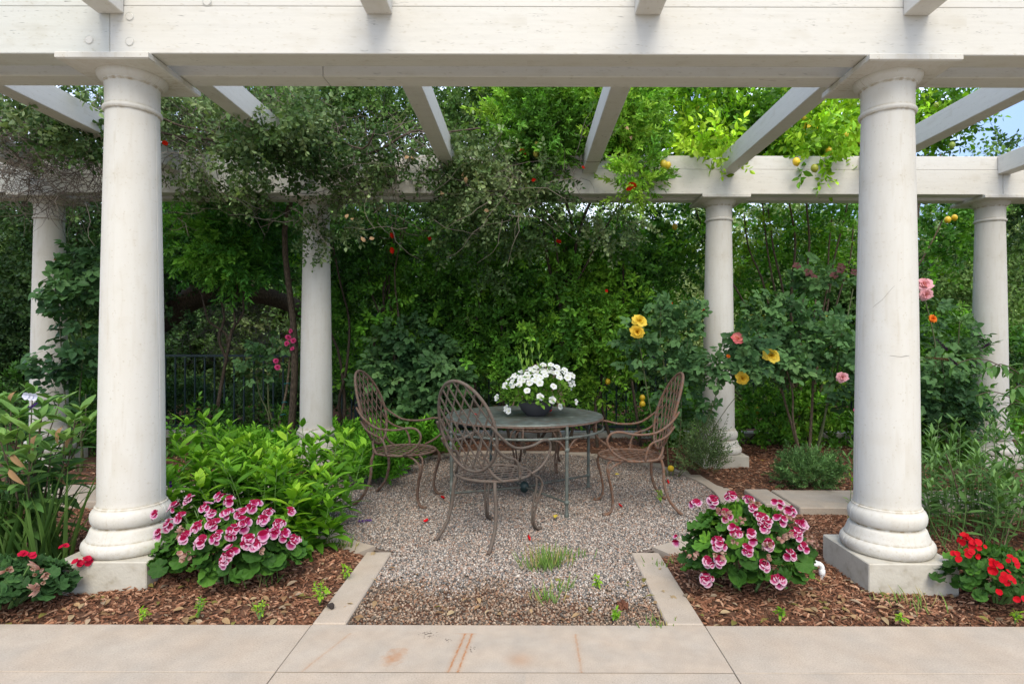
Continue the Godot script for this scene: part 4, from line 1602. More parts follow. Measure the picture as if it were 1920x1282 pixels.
	for q in [[320, 905, 3.7], [322, 898, 3.7], [321, 912, 3.7]]:
		put("purple_bud", floret_meshes(1, 4, [Color(0.1, 0.03, 0.25), Color(0.2, 0.08, 0.4), 1.0, 0.5], [Color(0.1, 0.03, 0.25), Color(0.2, 0.08, 0.4), 1.0, 0.5])[0], M.petal, t, Transform3D(Basis().scaled(Vector3.ONE * 0.012), at(q[0], q[1], q[2]) - t.position))

	# low bright ground cover along the back left of the gravel
	var groundcover := sprigs(3, 301, 0.16, 10, 0.06, 0.02, 0.8, 0.3, true, Color(0.6, 0.7, 0.3))
	var cover_look := {"tones": [Color(0.05, 0.15, 0.015), Color(0.085, 0.24, 0.02), Color(0.15, 0.36, 0.03), Color(0.2, 0.42, 0.04)], "out": 0.3, "lift": 1.0, "spread": 0.5, "gap": -0.6, "patch": 3.0}
	var gi := 0
	for q in [[-1.55, 5.75, 0.35, 0.20, 520, "low bright green bush in front of the left chair"], [-2.0, 6.45, 0.45, 0.26, 560, "low bright green bush round the foot of the slim left back column"], [-1.35, 6.75, 0.45, 0.26, 520, "low bright green bush behind the left chair by the fence"], [-2.9, 6.1, 0.45, 0.22, 420, "low bright green bush left of the slim back column"]]:
		var b := thing("ground_cover_bush", q[5], "bush", Vector3(q[0], 0, -q[1]), 0.0, "bright green bushes behind the left chair")
		var bl := []
		for k in 5:
			bl.append([Vector3(rr(-0.4, 0.4) * q[2] * 1.6, q[3] * 0.5, rr(-0.3, 0.3)), Vector3(q[2] * 0.75, q[3] * 0.9, q[2] * 0.6), q[4] / 5])
		crown(b, "foliage", groundcover, M.leaf_any, bl, cover_look, 401 + gi)
		gi += 1

	# sword leaves at the left edge
	rng.seed = 83
	t = thing("iris_clump", "clump of long green sword leaves at the left edge behind the low geranium", "plant", at(45, 1040, 3.3) * Vector3(1, 0, 1))
	for k in 95:
		var m := MB.new()
		var a := rr(0, TAU)
		var lean := rr(0.1, 0.62) if k % 3 else rr(0.5, 0.95)
		var len_ := rr(0.45, 0.72)
		var pts := []
		var d := Vector3(cos(a), 0, sin(a) * 0.7)
		var n := 7
		var w0 := rr(0.012, 0.019)
		var side := Vector3(-d.z, 0, d.x)
		var o := Vector3(rr(-0.2, 0.2), 0, rr(-0.15, 0.15))
		var ang := lean * 0.35
		for i in n + 1:
			var f := float(i) / n
			var w := w0 * (1.0 - pow(f, 2.5)) + 0.0005
			var g := rr(0.9, 1.0) * (0.85 + 0.15 * f)
			m.p(o - side * w, Color(g, g, g))
			m.p(o + d * 0.004, Color(g * 0.85, g * 0.85, g * 0.85))
			m.p(o + side * w, Color(g, g, g))
			ang += lean / n * (0.5 + f)
			o += (d * sin(ang) + Vector3.UP * cos(ang)) * len_ / n
		for i in n:
			for j in 2:
				m.quad(i * 3 + j, i * 3 + j + 1, i * 3 + j + 4, i * 3 + j + 3)
		put("blade", m.mesh(true), S.iris[rng.randi() % 3], t)

	# butterfly bush with browned leaf edges, upper left of the sword leaves
	rng.seed = 89
	t = thing("butterfly_bush", "butterfly bush with large browned leaves and a purple flower spike at the left edge", "bush", at(40, 1040, 3.75) * Vector3(1, 0, 1))
	ll = []
	st = []
	for q in [[20, 760, 3.3], [75, 790, 3.4], [130, 800, 3.6], [150, 775, 3.8], [40, 830, 3.2], [95, 850, 3.35], [10, 800, 3.15], [60, 745, 3.6], [165, 800, 3.7], [30, 880, 3.2], [-40, 790, 3.3], [110, 760, 3.75], [-20, 850, 3.1], [35, 785, 3.2], [80, 765, 3.5], [55, 815, 3.1], [120, 830, 3.4], [0, 830, 3.0], [140, 790, 3.5], [10, 770, 3.4], [60, 870, 3.15], [-10, 760, 3.3]]:
		var tip := at(q[0], q[1], q[2]) - t.position
		st.append(shoot(Vector3(tip.x * 0.35, 0, tip.z * 0.35), tip, ll, 7, 1 + rng.randi() % 2, 1.1, 1.15))
	stems(t, "stem", st, 0.007, 0.003, M.bark_pale)
	leaf_parts(t, "leaf", leaves(4, 15, 0.15, 0.048, 0.008, 0.2, 0.7), S.buddleia, ll, 300)
	var dl := []
	for q in [[118, 800, 3.4], [140, 815, 3.5], [30, 735, 3.3], [20, 850, 3.1], [70, 815, 3.2], [105, 880, 3.5], [16, 880, 3.1], [130, 870, 3.6]]:
		dl.append([Transform3D(along(Vector3(rr(-0.6, 0.9), -0.6, 0.4), Vector3(0, 0.5, 1)), at(q[0], q[1], q[2]) - t.position), 0])
	leaf_parts(t, "withered_leaf", leaves(2, 19, 0.11, 0.03, 0.008, 0.5, 1.4), [plain("withered", lin(0.34, 0.2, 0.1), 0.9)], dl, 20)
	flower_spike(t, at(42, 775, 3.3), at(70, 757, 3.25), Color(0.09, 0.03, 0.22))
	for q in [[50, 744], [58, 745], [66, 746]]:
		put("pale_flower", floret_meshes(1, 9, [Color(0.6, 0.6, 0.8), Color(0.75, 0.75, 0.88), 1.0, 0.5], [Color(0.6, 0.6, 0.8), Color(0.75, 0.75, 0.88), 1.0, 0.5])[0], M.petal, t, Transform3D(Basis().scaled(Vector3.ONE * 0.022), at(q[0], q[1], 3.3) - t.position))

	# grey-green salvia behind the right column
	rng.seed = 97
	t = thing("grey_salvia", "grey-green narrow-leaved salvia thicket behind the right front column", "bush", Vector3(3.25, 0, -4.2))
	ll = []
	st = []
	for k in 120:
		var x := rr(-0.6, 0.85)
		var z := rr(-0.5, 0.5)
		var h := rr(0.34, 0.72) * (1.0 - 0.2 * z)
		st.append(shoot(Vector3(x * 0.9, 0, z * 0.9), Vector3(x * 1.1 + rr(-0.08, 0.08), h, z * 1.1), ll, 8, 1, 1.0, 0.75))
	stems(t, "stem", st, 0.004, 0.002, M.green_stem)
	leaf_parts(t, "leaf", leaves(4, 25, 0.12, 0.026, 0.004, 0.2, 0.5), S.grey_salvia, ll, 300)
	for q in [[[1775, 850], [1800, 930]], [[1885, 1020], [1905, 960]]]:
		var dry := MB.new()
		dry.tube(curve([at(q[1][0], q[1][1], 3.75) - t.position, at((q[0][0] + q[1][0]) / 2.0, (q[0][1] + q[1][1]) / 2.0 - 8, 3.72) - t.position, at(q[0][0], q[0][1], 3.7) - t.position], 4), 0.004, 5)
		put("dry_stalk", dry.mesh(true), M.bark_pale, t)


# a tapering spike of tiny flowers
func flower_spike(t: Node3D, a: Vector3, b: Vector3, col: Color) -> void:
	var m := MB.new()
	var d := b - a
	for k in 130:
		var f := rng.randf()
		var r := 0.014 * (1.0 - 0.75 * f) + 0.002
		var e := rdir()
		e = (e - d.normalized() * e.dot(d.normalized())).normalized()
		m.leaf(Transform3D(along(e + d.normalized() * 0.4, rdir()), a + d * f), r, r * 0.8, 0.3, 0.4, col * rr(0.6, 1.5), 2)
	put("flower_spike", m.mesh(), M.petal, t, Transform3D(Basis.IDENTITY, -t.position))


func build_roses() -> void:
	var yellow := rose_mesh(3, 0.072, Color(0.82, 0.48, 0.02), Color(0.86, 0.62, 0.05), Color(0.88, 0.68, 0.12))
	var yellow2 := rose_mesh(4, 0.068, Color(0.80, 0.40, 0.015), Color(0.86, 0.56, 0.04), Color(0.9, 0.66, 0.1), 6)
	var coral := rose_mesh(5, 0.066, Color(0.85, 0.5, 0.25), Color(0.85, 0.30, 0.28), Color(0.8, 0.12, 0.17))
	var pinkr := rose_mesh(6, 0.062, Color(0.8, 0.25, 0.3), Color(0.86, 0.42, 0.48), Color(0.85, 0.5, 0.55))
	var magenta := rose_mesh(7, 0.05, Color(0.55, 0.02, 0.12), Color(0.62, 0.05, 0.2), Color(0.66, 0.1, 0.26), 4)
	var orange := rose_mesh(8, 0.042, Color(0.8, 0.12, 0.015), Color(0.85, 0.18, 0.02), Color(0.86, 0.25, 0.03), 4)
	# right of centre, stems reaching in front of the right back column
	var w := at(1258, 850, 5.9) * Vector3(1, 0, 1)
	var t := rose_bush("tall rose bush with yellow and coral blooms reaching past the slim right back column", w, [[at(1195, 620, 5.7) - w, 0.008], [at(1290, 640, 5.8) - w, 0.008], [at(1385, 650, 5.45) - w, 0.006], [at(1240, 560, 5.9) - w, 0.008], [at(1400, 720, 5.5) - w, 0.005]],
		[[at(1195, 640, 5.85), Vector3(0.16, 0.3, 0.14), 75], [at(1275, 600, 5.95), Vector3(0.22, 0.3, 0.16), 140], [at(1265, 700, 5.85), Vector3(0.3, 0.3, 0.18), 190], [at(1340, 690, 5.6), Vector3(0.22, 0.16, 0.1), 100], [at(1408, 645, 5.45), Vector3(0.16, 0.12, 0.1), 60], [at(1405, 690, 5.45), Vector3(0.14, 0.13, 0.1), 45], [at(1290, 775, 5.85), Vector3(0.26, 0.2, 0.18), 100]], 300, 111, 1.0)
	rose_flower(t, at(1199, 602, 5.62), Vector3(0.2, 0.5, 1), yellow, 1.0, "yellow rose, upper of a pair")
	rose_flower(t, at(1195, 622, 5.6), Vector3(-0.1, 0.1, 1), yellow2, 1.05, "yellow rose, lower of a pair")
	rose_flower(t, at(1383, 635, 5.38), Vector3(-0.1, 0.75, 0.8), coral, 1.0, "coral pink rose")
	rose_flower(t, at(1446, 666, 5.35), Vector3(0.1, 0.3, 1), yellow, 1.05, "yellow rose at the end of a stem")
	rose_flower(t, at(1392, 708, 5.4), Vector3(0, -0.1, 1), yellow2, 0.95, "small deep yellow rose")
	rose_flower(t, at(1366, 667, 5.45), Vector3(0, 0.5, 1), orange, 0.45)
	# dense dark bush further right
	w = at(1515, 845, 6.3) * Vector3(1, 0, 1)
	t = rose_bush("broad dark green rose bush between the two right columns", w, [[at(1440, 600, 6.5) - w, 0.016], [at(1530, 560, 6.4) - w, 0.018], [at(1580, 620, 6.2) - w, 0.014], [at(1475, 690, 6.2) - w, 0.016], [at(1600, 540, 6.6) - w, 0.012]],
		[[at(1520, 640, 6.4), Vector3(0.5, 0.42, 0.25), 320], [at(1470, 690, 6.2), Vector3(0.32, 0.25, 0.2), 160], [at(1580, 660, 6.1), Vector3(0.28, 0.4, 0.2), 130], [at(1440, 580, 6.6), Vector3(0.22, 0.22, 0.18), 90], [at(1540, 520, 6.6), Vector3(0.32, 0.2, 0.2), 120], [at(1590, 750, 6.0), Vector3(0.14, 0.22, 0.14), 70]], 300, 117, 1.05)
	rose_flower(t, at(1579, 706, 5.85), Vector3(-0.1, 0.2, 1), pinkr, 1.0, "pink rose")
	rose_flower(t, at(1605, 768, 5.9), Vector3(0, 0.2, 1), magenta, 0.45)
	var wine := []
	for q in [[1505, 492], [1520, 500], [1512, 508], [1565, 494], [1583, 498], [1575, 510], [1590, 505]]:
		wine.append([Transform3D(along(Vector3(rr(-1, 1), -0.3, 0.2), Vector3(0, 0.6, 1)).scaled(Vector3.ONE * 0.8), at(q[0], q[1], 6.3) - w), 0])
	leaf_parts(t, "young_leaf", rose_leaves(2, 131), [leafy("wine_leaf", lin(0.1, 0.035, 0.035), 0.45, 0.3)], wine, 20)
	# right of the big right column
	w = at(1790, 850, 6.2) * Vector3(1, 0, 1)
	t = rose_bush("rose bush with a pink and an orange bloom right of the big right column", w, [[at(1735, 560, 6.0) - w, 0.012], [at(1800, 600, 6.1) - w, 0.012], [at(1760, 650, 6.0) - w, 0.01]],
		[[at(1775, 640, 6.2), Vector3(0.42, 0.3, 0.22), 190], [at(1760, 720, 6.0), Vector3(0.35, 0.3, 0.2), 140], [at(1745, 580, 6.1), Vector3(0.2, 0.2, 0.16), 80], [at(1800, 770, 6.0), Vector3(0.3, 0.25, 0.2), 130]], 300, 123, 1.0)
	rose_flower(t, at(1732, 533, 5.8), Vector3(-0.2, 0.4, 1), pinkr, 1.35, "pink rose, upper of a pair")
	rose_flower(t, at(1735, 550, 5.78), Vector3(-0.1, -0.2, 1), pinkr, 1.1, "pale pink rose, lower of a pair")
	rose_flower(t, at(1749, 596, 5.8), Vector3(0, 0.3, 1), orange, 1.0, "orange rose")
	# broad-leaved bush in the middle, behind the left chair
	w = at(770, 840, 7.0) * Vector3(1, 0, 1)
	rose_bush("blue-green broad-leaved rose bush behind the left chair and the table", w, [[at(740, 620, 7.0) - w, 0.012], [at(810, 640, 7.0) - w, 0.012], [at(770, 700, 6.9) - w, 0.012]],
		[[at(770, 660, 7.0), Vector3(0.5, 0.4, 0.2), 420], [at(730, 720, 6.9), Vector3(0.38, 0.35, 0.2), 240], [at(820, 720, 6.9), Vector3(0.35, 0.4, 0.2), 240], [at(760, 770, 6.8), Vector3(0.45, 0.25, 0.2), 220]], 300, 129, 1.15)
	# left: climbing up the outer left back column
	w = at(150, 840, 5.9) * Vector3(1, 0, 1)
	t = rose_bush("dark rose climbing in front of the outer left back column", w, [[at(100, 520, 5.8) - w, 0.009], [at(150, 600, 5.8) - w, 0.01], [at(160, 740, 5.8) - w, 0.012]],
		[[at(150, 580, 5.85), Vector3(0.24, 0.36, 0.16), 130], [at(155, 660, 5.8), Vector3(0.22, 0.3, 0.16), 120], [at(100, 680, 5.75), Vector3(0.13, 0.2, 0.1), 36], [at(110, 545, 5.75), Vector3(0.12, 0.16, 0.1), 26], [at(160, 500, 5.95), Vector3(0.2, 0.3, 0.16), 90], [at(115, 750, 5.75), Vector3(0.1, 0.12, 0.1), 16]], 300, 135, 1.25, [S.rose[0], S.rose[0], S.rose[1], S.rose[2]])
	put("bud", orange, plain("dry_bud", lin(0.3, 0.2, 0.1), 0.9), t, Transform3D(Basis().scaled(Vector3.ONE * 0.5), at(104, 490, 5.75) - w))
	# magenta climber left of the slim left column
	w = at(520, 820, 6.9) * Vector3(1, 0, 1)
	t = rose_bush("leggy rose with magenta blooms tied up left of the slim left back column", w, [[at(545, 610, 6.7) - w, 0.02], [at(500, 680, 6.8) - w, 0.014], [at(480, 700, 6.9) - w, 0.012]],
		[[at(510, 660, 6.8), Vector3(0.28, 0.22, 0.15), 70], [at(475, 690, 6.8), Vector3(0.2, 0.2, 0.15), 50]], 120, 141, 0.9)
	for q in [[545, 622], [540, 634], [550, 640], [538, 645], [548, 655], [517, 678], [520, 690]]:
		rose_flower(t, at(q[0], q[1], 6.6), Vector3(rr(-0.7, 0.7), rr(-0.1, 0.8), 1), magenta, rr(0.5, 0.75))
	for y in [720, 755, 778]:
		var tie := MB.new()
		var o := at(538 - (y - 720) * 0.12, y, 6.75) - w
		var lp := []
		for k in 12:
			lp.append(o + Vector3(cos(TAU * k / 12) * 0.03, 0.006 * sin(TAU * k / 6), sin(TAU * k / 12) * 0.03))
		tie.closed_tube(lp, 0.004, 5)
		put("plant_tie", tie.mesh(true), plain("tie", lin(0.01, 0.12, 0.13), 0.5), t)
	# butterfly bush branch leaning in from the right edge
	rng.seed = 147
	w = Vector3(4.25, 0, -4.9)
	t = thing("butterfly_bush", "butterfly bush leaning in from the right edge with dark spent flower spikes", "bush", w)
	var ll := []
	var st := []
	for q in [[1790, 680, 4.6], [1850, 690, 4.6], [1900, 730, 4.5], [1830, 740, 4.7], [1920, 690, 4.7], [1950, 760, 4.5], [1890, 760, 4.8], [1960, 700, 4.8]]:
		var tip := at(q[0], q[1], q[2]) - w
		var pts := curve([Vector3(0.2, 0, 0.0), Vector3(0.15 + tip.x * 0.2, tip.y * 0.75, tip.z * 0.2), Vector3(tip.x * 0.6, tip.y * 1.02, tip.z * 0.7), tip], 4)
		st.append(pts)
		for k in 9:
			var o: Vector3 = pts[pts.size() - 1 - k] if k < pts.size() else tip
			for s in [-1, 1]:
				ll.append([Transform3D(along(Vector3(rr(-0.8, 0.5), rr(-0.9, 0.2), s * rr(0.3, 0.9)), Vector3(0, 1, 0.4)).scaled(Vector3.ONE * rr(0.7, 1.1)), o), 1 + rng.randi() % 2])
	stems(t, "branch", st, 0.008, 0.0025, M.bark_pale)
	leaf_parts(t, "leaf", leaves(3, 151, 0.13, 0.036, 0.006, 0.2, 0.6), S.buddleia, ll, 200)
	for q in [[1755, 632, 1778, 655], [1736, 668, 1780, 672], [1780, 668, 1796, 682], [1838, 653, 1856, 642]]:
		flower_spike(t, at(q[2], q[3], 4.55), at(q[0], q[1], 4.5), Color(0.06, 0.035, 0.06) if q[0] != 1736 else Color(0.16, 0.09, 0.05))


func build_small() -> void:
	# small shrubs on the mulch
	var wisp := sprigs(3, 331, 0.2, 14, 0.028, 0.010, 0.7, 0.2, false, Color(0.7, 0.6, 0.5))
	var tight := sprigs(3, 337, 0.12, 12, 0.03, 0.009, 0.7, 0.2, true, Color(0.6, 0.7, 0.4))
	var b := thing("small_shrub", "wispy grey-green shrub leaning on the slim right back column's plinth", "shrub", at(1325, 880, 5.75) * Vector3(1, 0, 1) + Vector3(0, 0.04, 0))
	crown(b, "foliage", wisp, M.leaf_any, [[Vector3(0, 0.24, 0), Vector3(0.17, 0.26, 0.14), 190], [Vector3(-0.05, 0.12, 0.05), Vector3(0.2, 0.14, 0.16), 110]], {"tones": [Color(0.06, 0.1, 0.04), Color(0.11, 0.17, 0.07), Color(0.17, 0.24, 0.11)], "out": 0.5, "lift": 0.9, "spread": 0.5, "gap": -0.5}, 501)
	b = thing("small_shrub", "small rounded grey-green shrub on the mulch right of the gravel", "shrub", at(1512, 915, 5.35) * Vector3(1, 0, 1) + Vector3(0, 0.02, 0))
	crown(b, "foliage", tight, M.leaf_any, [[Vector3(0, 0.13, 0), Vector3(0.24, 0.17, 0.18), 420], [Vector3(0.2, 0.14, 0), Vector3(0.12, 0.12, 0.1), 60]], {"tones": [Color(0.07, 0.13, 0.05), Color(0.12, 0.22, 0.08), Color(0.18, 0.3, 0.12)], "out": 0.7, "lift": 0.6, "spread": 0.5, "gap": -0.6}, 503)
	# seedlings: a few broad leaves on a stalk
	var rows := [[1590, 975, 4.35, 0.36, 9, 2, "young plant with broad green leaves beside the path slab behind the right geranium"], [1602, 878, 5.5, 0.22, 9, 3, "yellow-green sapling just left of the big right column"], [600, 1108, 2.98, 0.13, 16, 3, "feathery bright green weed in the mulch by the left kerb band"], [372, 1160, 2.84, 0.1, 7, 2, "broad-leaved weed in the mulch below the left geranium"], [487, 1165, 2.82, 0.09, 8, 3, "broad-leaved weed in the mulch right of the left geranium"], [272, 1165, 2.82, 0.05, 6, 3, "tiny weed in the mulch in front of the left plinth"], [650, 1066, 3.3, 0.07, 9, 3, "small weed on the left kerb band"], [1465, 1160, 2.86, 0.05, 9, 2, "small weed in the mulch in front of the right geranium"], [1690, 1168, 2.81, 0.04, 7, 3, "tiny weed at the terrace edge in front of the right plinth"], [1905, 1175, 2.8, 0.06, 8, 3, "tiny weed at the terrace edge in the right corner"], [318, 790, 4.2, 0.95, 9, 1, "tall thin stem with pale leaves right of the left front column"], [1120, 1105, 3.2, 0.06, 9, 3, "small weed sprouting in the gravel near the grass tuft"], [1158, 1168, 2.83, 0.05, 12, 2, "mossy weed in the gravel at the terrace edge"], [1240, 930, 4.9, 0.12, 10, 3, "small weed in the gravel under the right chair"]]
	for q in rows:
		rng.seed = int(q[0])
		b = thing("seedling", q[6], "weed", at(q[0], q[1], q[2]) * Vector3(1, 0, 1))
		var st := []
		var ll := []
		var big: float = 0.6 if q[3] < 0.15 else 1.0
		for k in (4 if q[3] < 0.15 else 2):
			var tip := Vector3(rr(-0.4, 0.4) * q[3], q[3] * rr(0.7, 1.0), rr(-0.4, 0.4) * q[3])
			st.append([Vector3.ZERO, tip * 0.5 + Vector3(rr(-0.01, 0.01), 0.01, 0), tip])
			for i in q[4]:
				var f := rr(0.35, 1.0)
				ll.append([Transform3D(along(rdir() + Vector3(0, 0.3, 0.2), Vector3.UP).scaled(Vector3.ONE * big * rr(0.4, 0.85)), tip * f), q[5]])
		stems(b, "stem", st, 0.003, 0.0015, M.green_stem, 4)
		leaf_parts(b, "leaf", leaves(2, 61, 0.06, 0.028, 0.01, 0.2, 0.4), S.salvia, ll, 60)
	# grass tufts in the gravel and by the plinth
	var tufts := [[1010, 1065, 70, 0.16, "largest grass tuft in the gravel by the near chair's leg"], [1040, 1058, 60, 0.15, "grass tuft in the gravel right of the largest tuft"], [1075, 1045, 24, 0.1, "thin grass tuft in the gravel right of the near chair"], [1050, 1105, 22, 0.1, "short grass tuft in the gravel in front of the largest tuft"], [1025, 1125, 26, 0.1, "low grass tuft nearest the terrace"], [1725, 1135, 26, 0.12, "grass tuft at the foot of the right plinth"], [1660, 1128, 12, 0.08, "thin grass tuft at the left corner of the right plinth"], [640, 1030, 40, 0.12, "grass tuft at the end of the left kerb band"], [505, 1100, 12, 0.18, "thin grass blades beside the left geranium"], [1240, 1060, 18, 0.07, "low grass at the end of the right kerb band"], [1235, 1165, 20, 0.05, "low grass along the right kerb band by the terrace"]]
	for q in tufts:
		rng.seed = int(q[0]) + 7
		var z: float = EYE * FOCAL / (q[1] - CENTRE_Y)
		b = thing("grass_tuft", q[4], "grass", Vector3((q[0] - CENTRE_X) / FOCAL * z, -0.01, -z), 0.0, "grass tufts")
		var m := MB.new()
		for k in q[2]:
			var o := Vector3(rng.randfn() * 0.045, 0, rng.randfn() * 0.035)
			var d := Vector3(rr(-0.7, 0.7), 1.0, rr(-0.6, 0.6)).normalized()
			var g := rr(0.7, 1.3)
			m.leaf(Transform3D(along(d, Vector3.BACK), o), q[3] * rr(0.4, 1.0), 0.005, 0.1, rr(0.2, 0.9), (Color(0.13, 0.23, 0.045) if rng.randf() < 0.75 else Color(0.34, 0.29, 0.12)) * g, 4)
		put("blades", m.mesh(), M.leaf_any, b).set_meta("kind", "stuff")
	# white plastic elbow of the watering pipe
	b = thing("pipe_elbow", "white plastic pipe elbow sticking out of the mulch between the right geranium and the plinth", "pipe", at(1543, 1066, 3.3) * Vector3(1, 0, 1))
	var m := MB.new()
	m.tube(curve([Vector3(0, -0.03, 0), Vector3(0, 0.05, 0), Vector3(0, 0.075, 0), Vector3(-0.012, 0.092, 0), Vector3(-0.032, 0.096, 0), Vector3(-0.055, 0.096, 0)], 5), 0.0135, 12)
	put("pipe", m.mesh(true), M.pvc, b)
	for q in [[Vector3(0, 0.035, 0), Vector3(0, 0.062, 0)], [Vector3(-0.03, 0.096, 0), Vector3(-0.052, 0.096, 0)]]:
		m = MB.new()
		m.tube([q[0], q[1]], 0.0175, 14)
		put("socket", m.mesh(true), M.pvc, b)
	m = MB.new()
	m.tube([Vector3(-0.05, 0.096, 0), Vector3(-0.075, 0.097, 0.0)], 0.008, 8)
	put("barb", m.mesh(true), M.fence_iron, b)
	# a curl of bark, a clod on the kerb
	b = thing("bark_curl", "curled brown strip of bark lying on the gravel near the right kerb band", "bark", Vector3(0.5, -0.005, -2.98))
	m = MB.new()
	for k in 16:
		m.leaf(Transform3D(along(Vector3(rr(-0.5, 0.3), rr(0.2, 0.6), rr(-1, -0.4)), Vector3.UP), Vector3(rr(-0.02, 0.02), 0.0, rr(-0.02, 0.05))), rr(0.05, 0.1), 0.022, 0.6, 1.2, Color(0.2, 0.085, 0.05) * rr(0.7, 1.3), 4)
	put("strip", m.mesh(), M.dry_leaf, b)
	m = MB.new()
	for k in 9:
		m.box(Vector3(rr(-0.014, 0.014), 0.012 + rr(0, 0.008), rr(-0.01, 0.01)), Vector3(0.02, 0.018, 0.018) * rr(0.7, 1.2), 0.005, Basis.from_euler(rdir() * 2.0))
	tag(put("earth_clod", m.mesh(), plain("clod", lin(0.03, 0.022, 0.018), 0.95), null, Transform3D(Basis.IDENTITY, Vector3(-0.985, 0.006, -2.93))), "dark clod of earth on the left kerb band", "clod")
	# fallen flowers and leaves
	var fl := floret_meshes(2, 77, [red_petal(), Color(0.75, 0.03, 0.03), 1.0, 0.5], [red_petal(), Color(0.75, 0.03, 0.03), 1.0, 0.5], 0.9)
	var drops := [[830, 936, "fallen red petal on the gravel left of the table's stretcher"], [800, 980, "fallen red flower on the gravel left of the near chair"], [991, 1011, "fallen red petal on the gravel right of the near chair's leg"], [1163, 950, "fallen red petal on the gravel by the right chair's foot"], [1252, 904, "fallen red flower by the gravel edge behind the right chair"]]
	for q in drops:
		var z: float = EYE * FOCAL / (q[1] - CENTRE_Y)
		tag(put("fallen_flower", fl[0], M.petal, null, Transform3D(Basis.from_euler(Vector3(rr(-1.2, -0.4), rr(0, 6), 0)).scaled(Vector3.ONE * 0.022), Vector3((q[0] - CENTRE_X) / FOCAL * z, 0.008, -z))), q[2], "fallen flower", "fallen red flowers")
	for q in [[-0.17, -5.42, "fallen red flower on the table in front of the bowl"]]:
		pass
	for q in [[1003, 776, 4.68, "fallen red flower on the tabletop right in front of the bowl"], [1012, 773, 4.72, "second fallen red flower on the tabletop close to the bowl"], [1031, 772, 4.74, "fallen red flower on the tabletop right of the bowl"], [890, 778, 4.66, "fallen red flower on the left of the tabletop, seen through the chair back"]]:
		var z: float = (EYE - 0.724) * FOCAL / (q[1] - CENTRE_Y)
		tag(put("fallen_flower", fl[1], M.petal, null, Transform3D(Basis.from_euler(Vector3(rr(-1.3, -0.5), rr(0, 6), 0)).scaled(Vector3.ONE * 0.024), Vector3((q[0] - CENTRE_X) / FOCAL * z, 0.727, -z))), q[3], "fallen flower", "fallen red flowers on the table")
	var yl := leaves(2, 91, 0.06, 0.034, 0.01, 0.3, 0.4)
	for q in [[1163, 890, "fallen yellow leaf on the gravel beside the right chair"], [1042, 975, "fallen yellow leaf on the gravel under the table's right side"], [1437, 872, "yellow leaf on the mulch right of the slim back column's plinth"]]:
		var z: float = EYE * FOCAL / (q[1] - CENTRE_Y)
		tag(put("yellow_leaf", yl[0], plain("yellow_leaf", lin(0.62, 0.46, 0.05), 0.7), null, Transform3D(along(Vector3(rr(-1, 1), 0.1, rr(-1, 1)), Vector3.UP + rdir() * 0.3), Vector3((q[0] - CENTRE_X) / FOCAL * z, 0.012 if q[0] < 1300 else 0.05, -z))), q[2], "leaf", "fallen yellow leaves")
	m = MB.new()
	m.add(purple_bits(), Transform3D.IDENTITY)
	tag(put("fallen_spike", m.mesh(), M.petal, null, Transform3D(Basis(Vector3.UP, 0.4), Vector3(-1.21, 0.008, -4.34))), "fallen purple flower spike on the gravel beside the yellow-green salvia", "fallen flower")
	tag(put("fallen_lemon", lemon_mesh(0.033), plain("lemon", lin(0.72, 0.5, 0.03), 0.45), null, Transform3D(Basis(Vector3.RIGHT, 1.2), Vector3(1.47, 0.07, -5.9))), "yellow lemon lying on the mulch left of the slim right back column", "lemon")


func red_petal() -> Color:
	return Color(0.6, 0.006, 0.012)


func purple_bits() -> MB:
	var m := MB.new()
	for k in 60:
		m.leaf(Transform3D(along(rdir() + Vector3(0.3, 0.2, 0), rdir()), Vector3(rr(-0.05, 0.05), 0.004, rr(-0.01, 0.01))), 0.014, 0.009, 0.3, 0.4, Color(0.12, 0.05, 0.25) * rr(0.7, 1.4), 2)
	return m


# ------------------------------------------------------------------ trees, climbers, the slope
func tree(called: String, label: String, category: String, where: Vector3, trunk: Array, r0: float, limbs: Array, bark: Material) -> Node3D:
	var t := thing(called, label, category, where)
	rng.seed = int(where.x * 1000.0) + 5
	if trunk:
		var pts := []
		for p in trunk:
			pts.append(p - where)
		stem(t, "trunk", curve(pts, 4), r0, r0 * 0.5, bark, 9)
	for l in limbs:
		stem(t, "branch", stem_points(l[0] - where, l[1] - where, l[3] if l.size() > 3 else 0.06), l[2], l[2] * 0.35, bark)
	return t


# bare wiry twigs, curved, as one mesh
func tangle(seed_: int, n: int, long: float, r: float) -> ArrayMesh:
	rng.seed = seed_
	var m := MB.new()
	for k in n:
		var o := rdir() * long * 0.4
		var d := rdir()
		var pts := [o]
		for i in 6:
			d = (d + rdir() * 0.45 + Vector3(0, -0.12, 0)).normalized()
			o += d * long / 6.0
			pts.append(o)
		m.tube(pts, taper(7, r, r * 0.4), 3, Color.WHITE * rr(0.6, 1.0), false)
	return m.mesh()


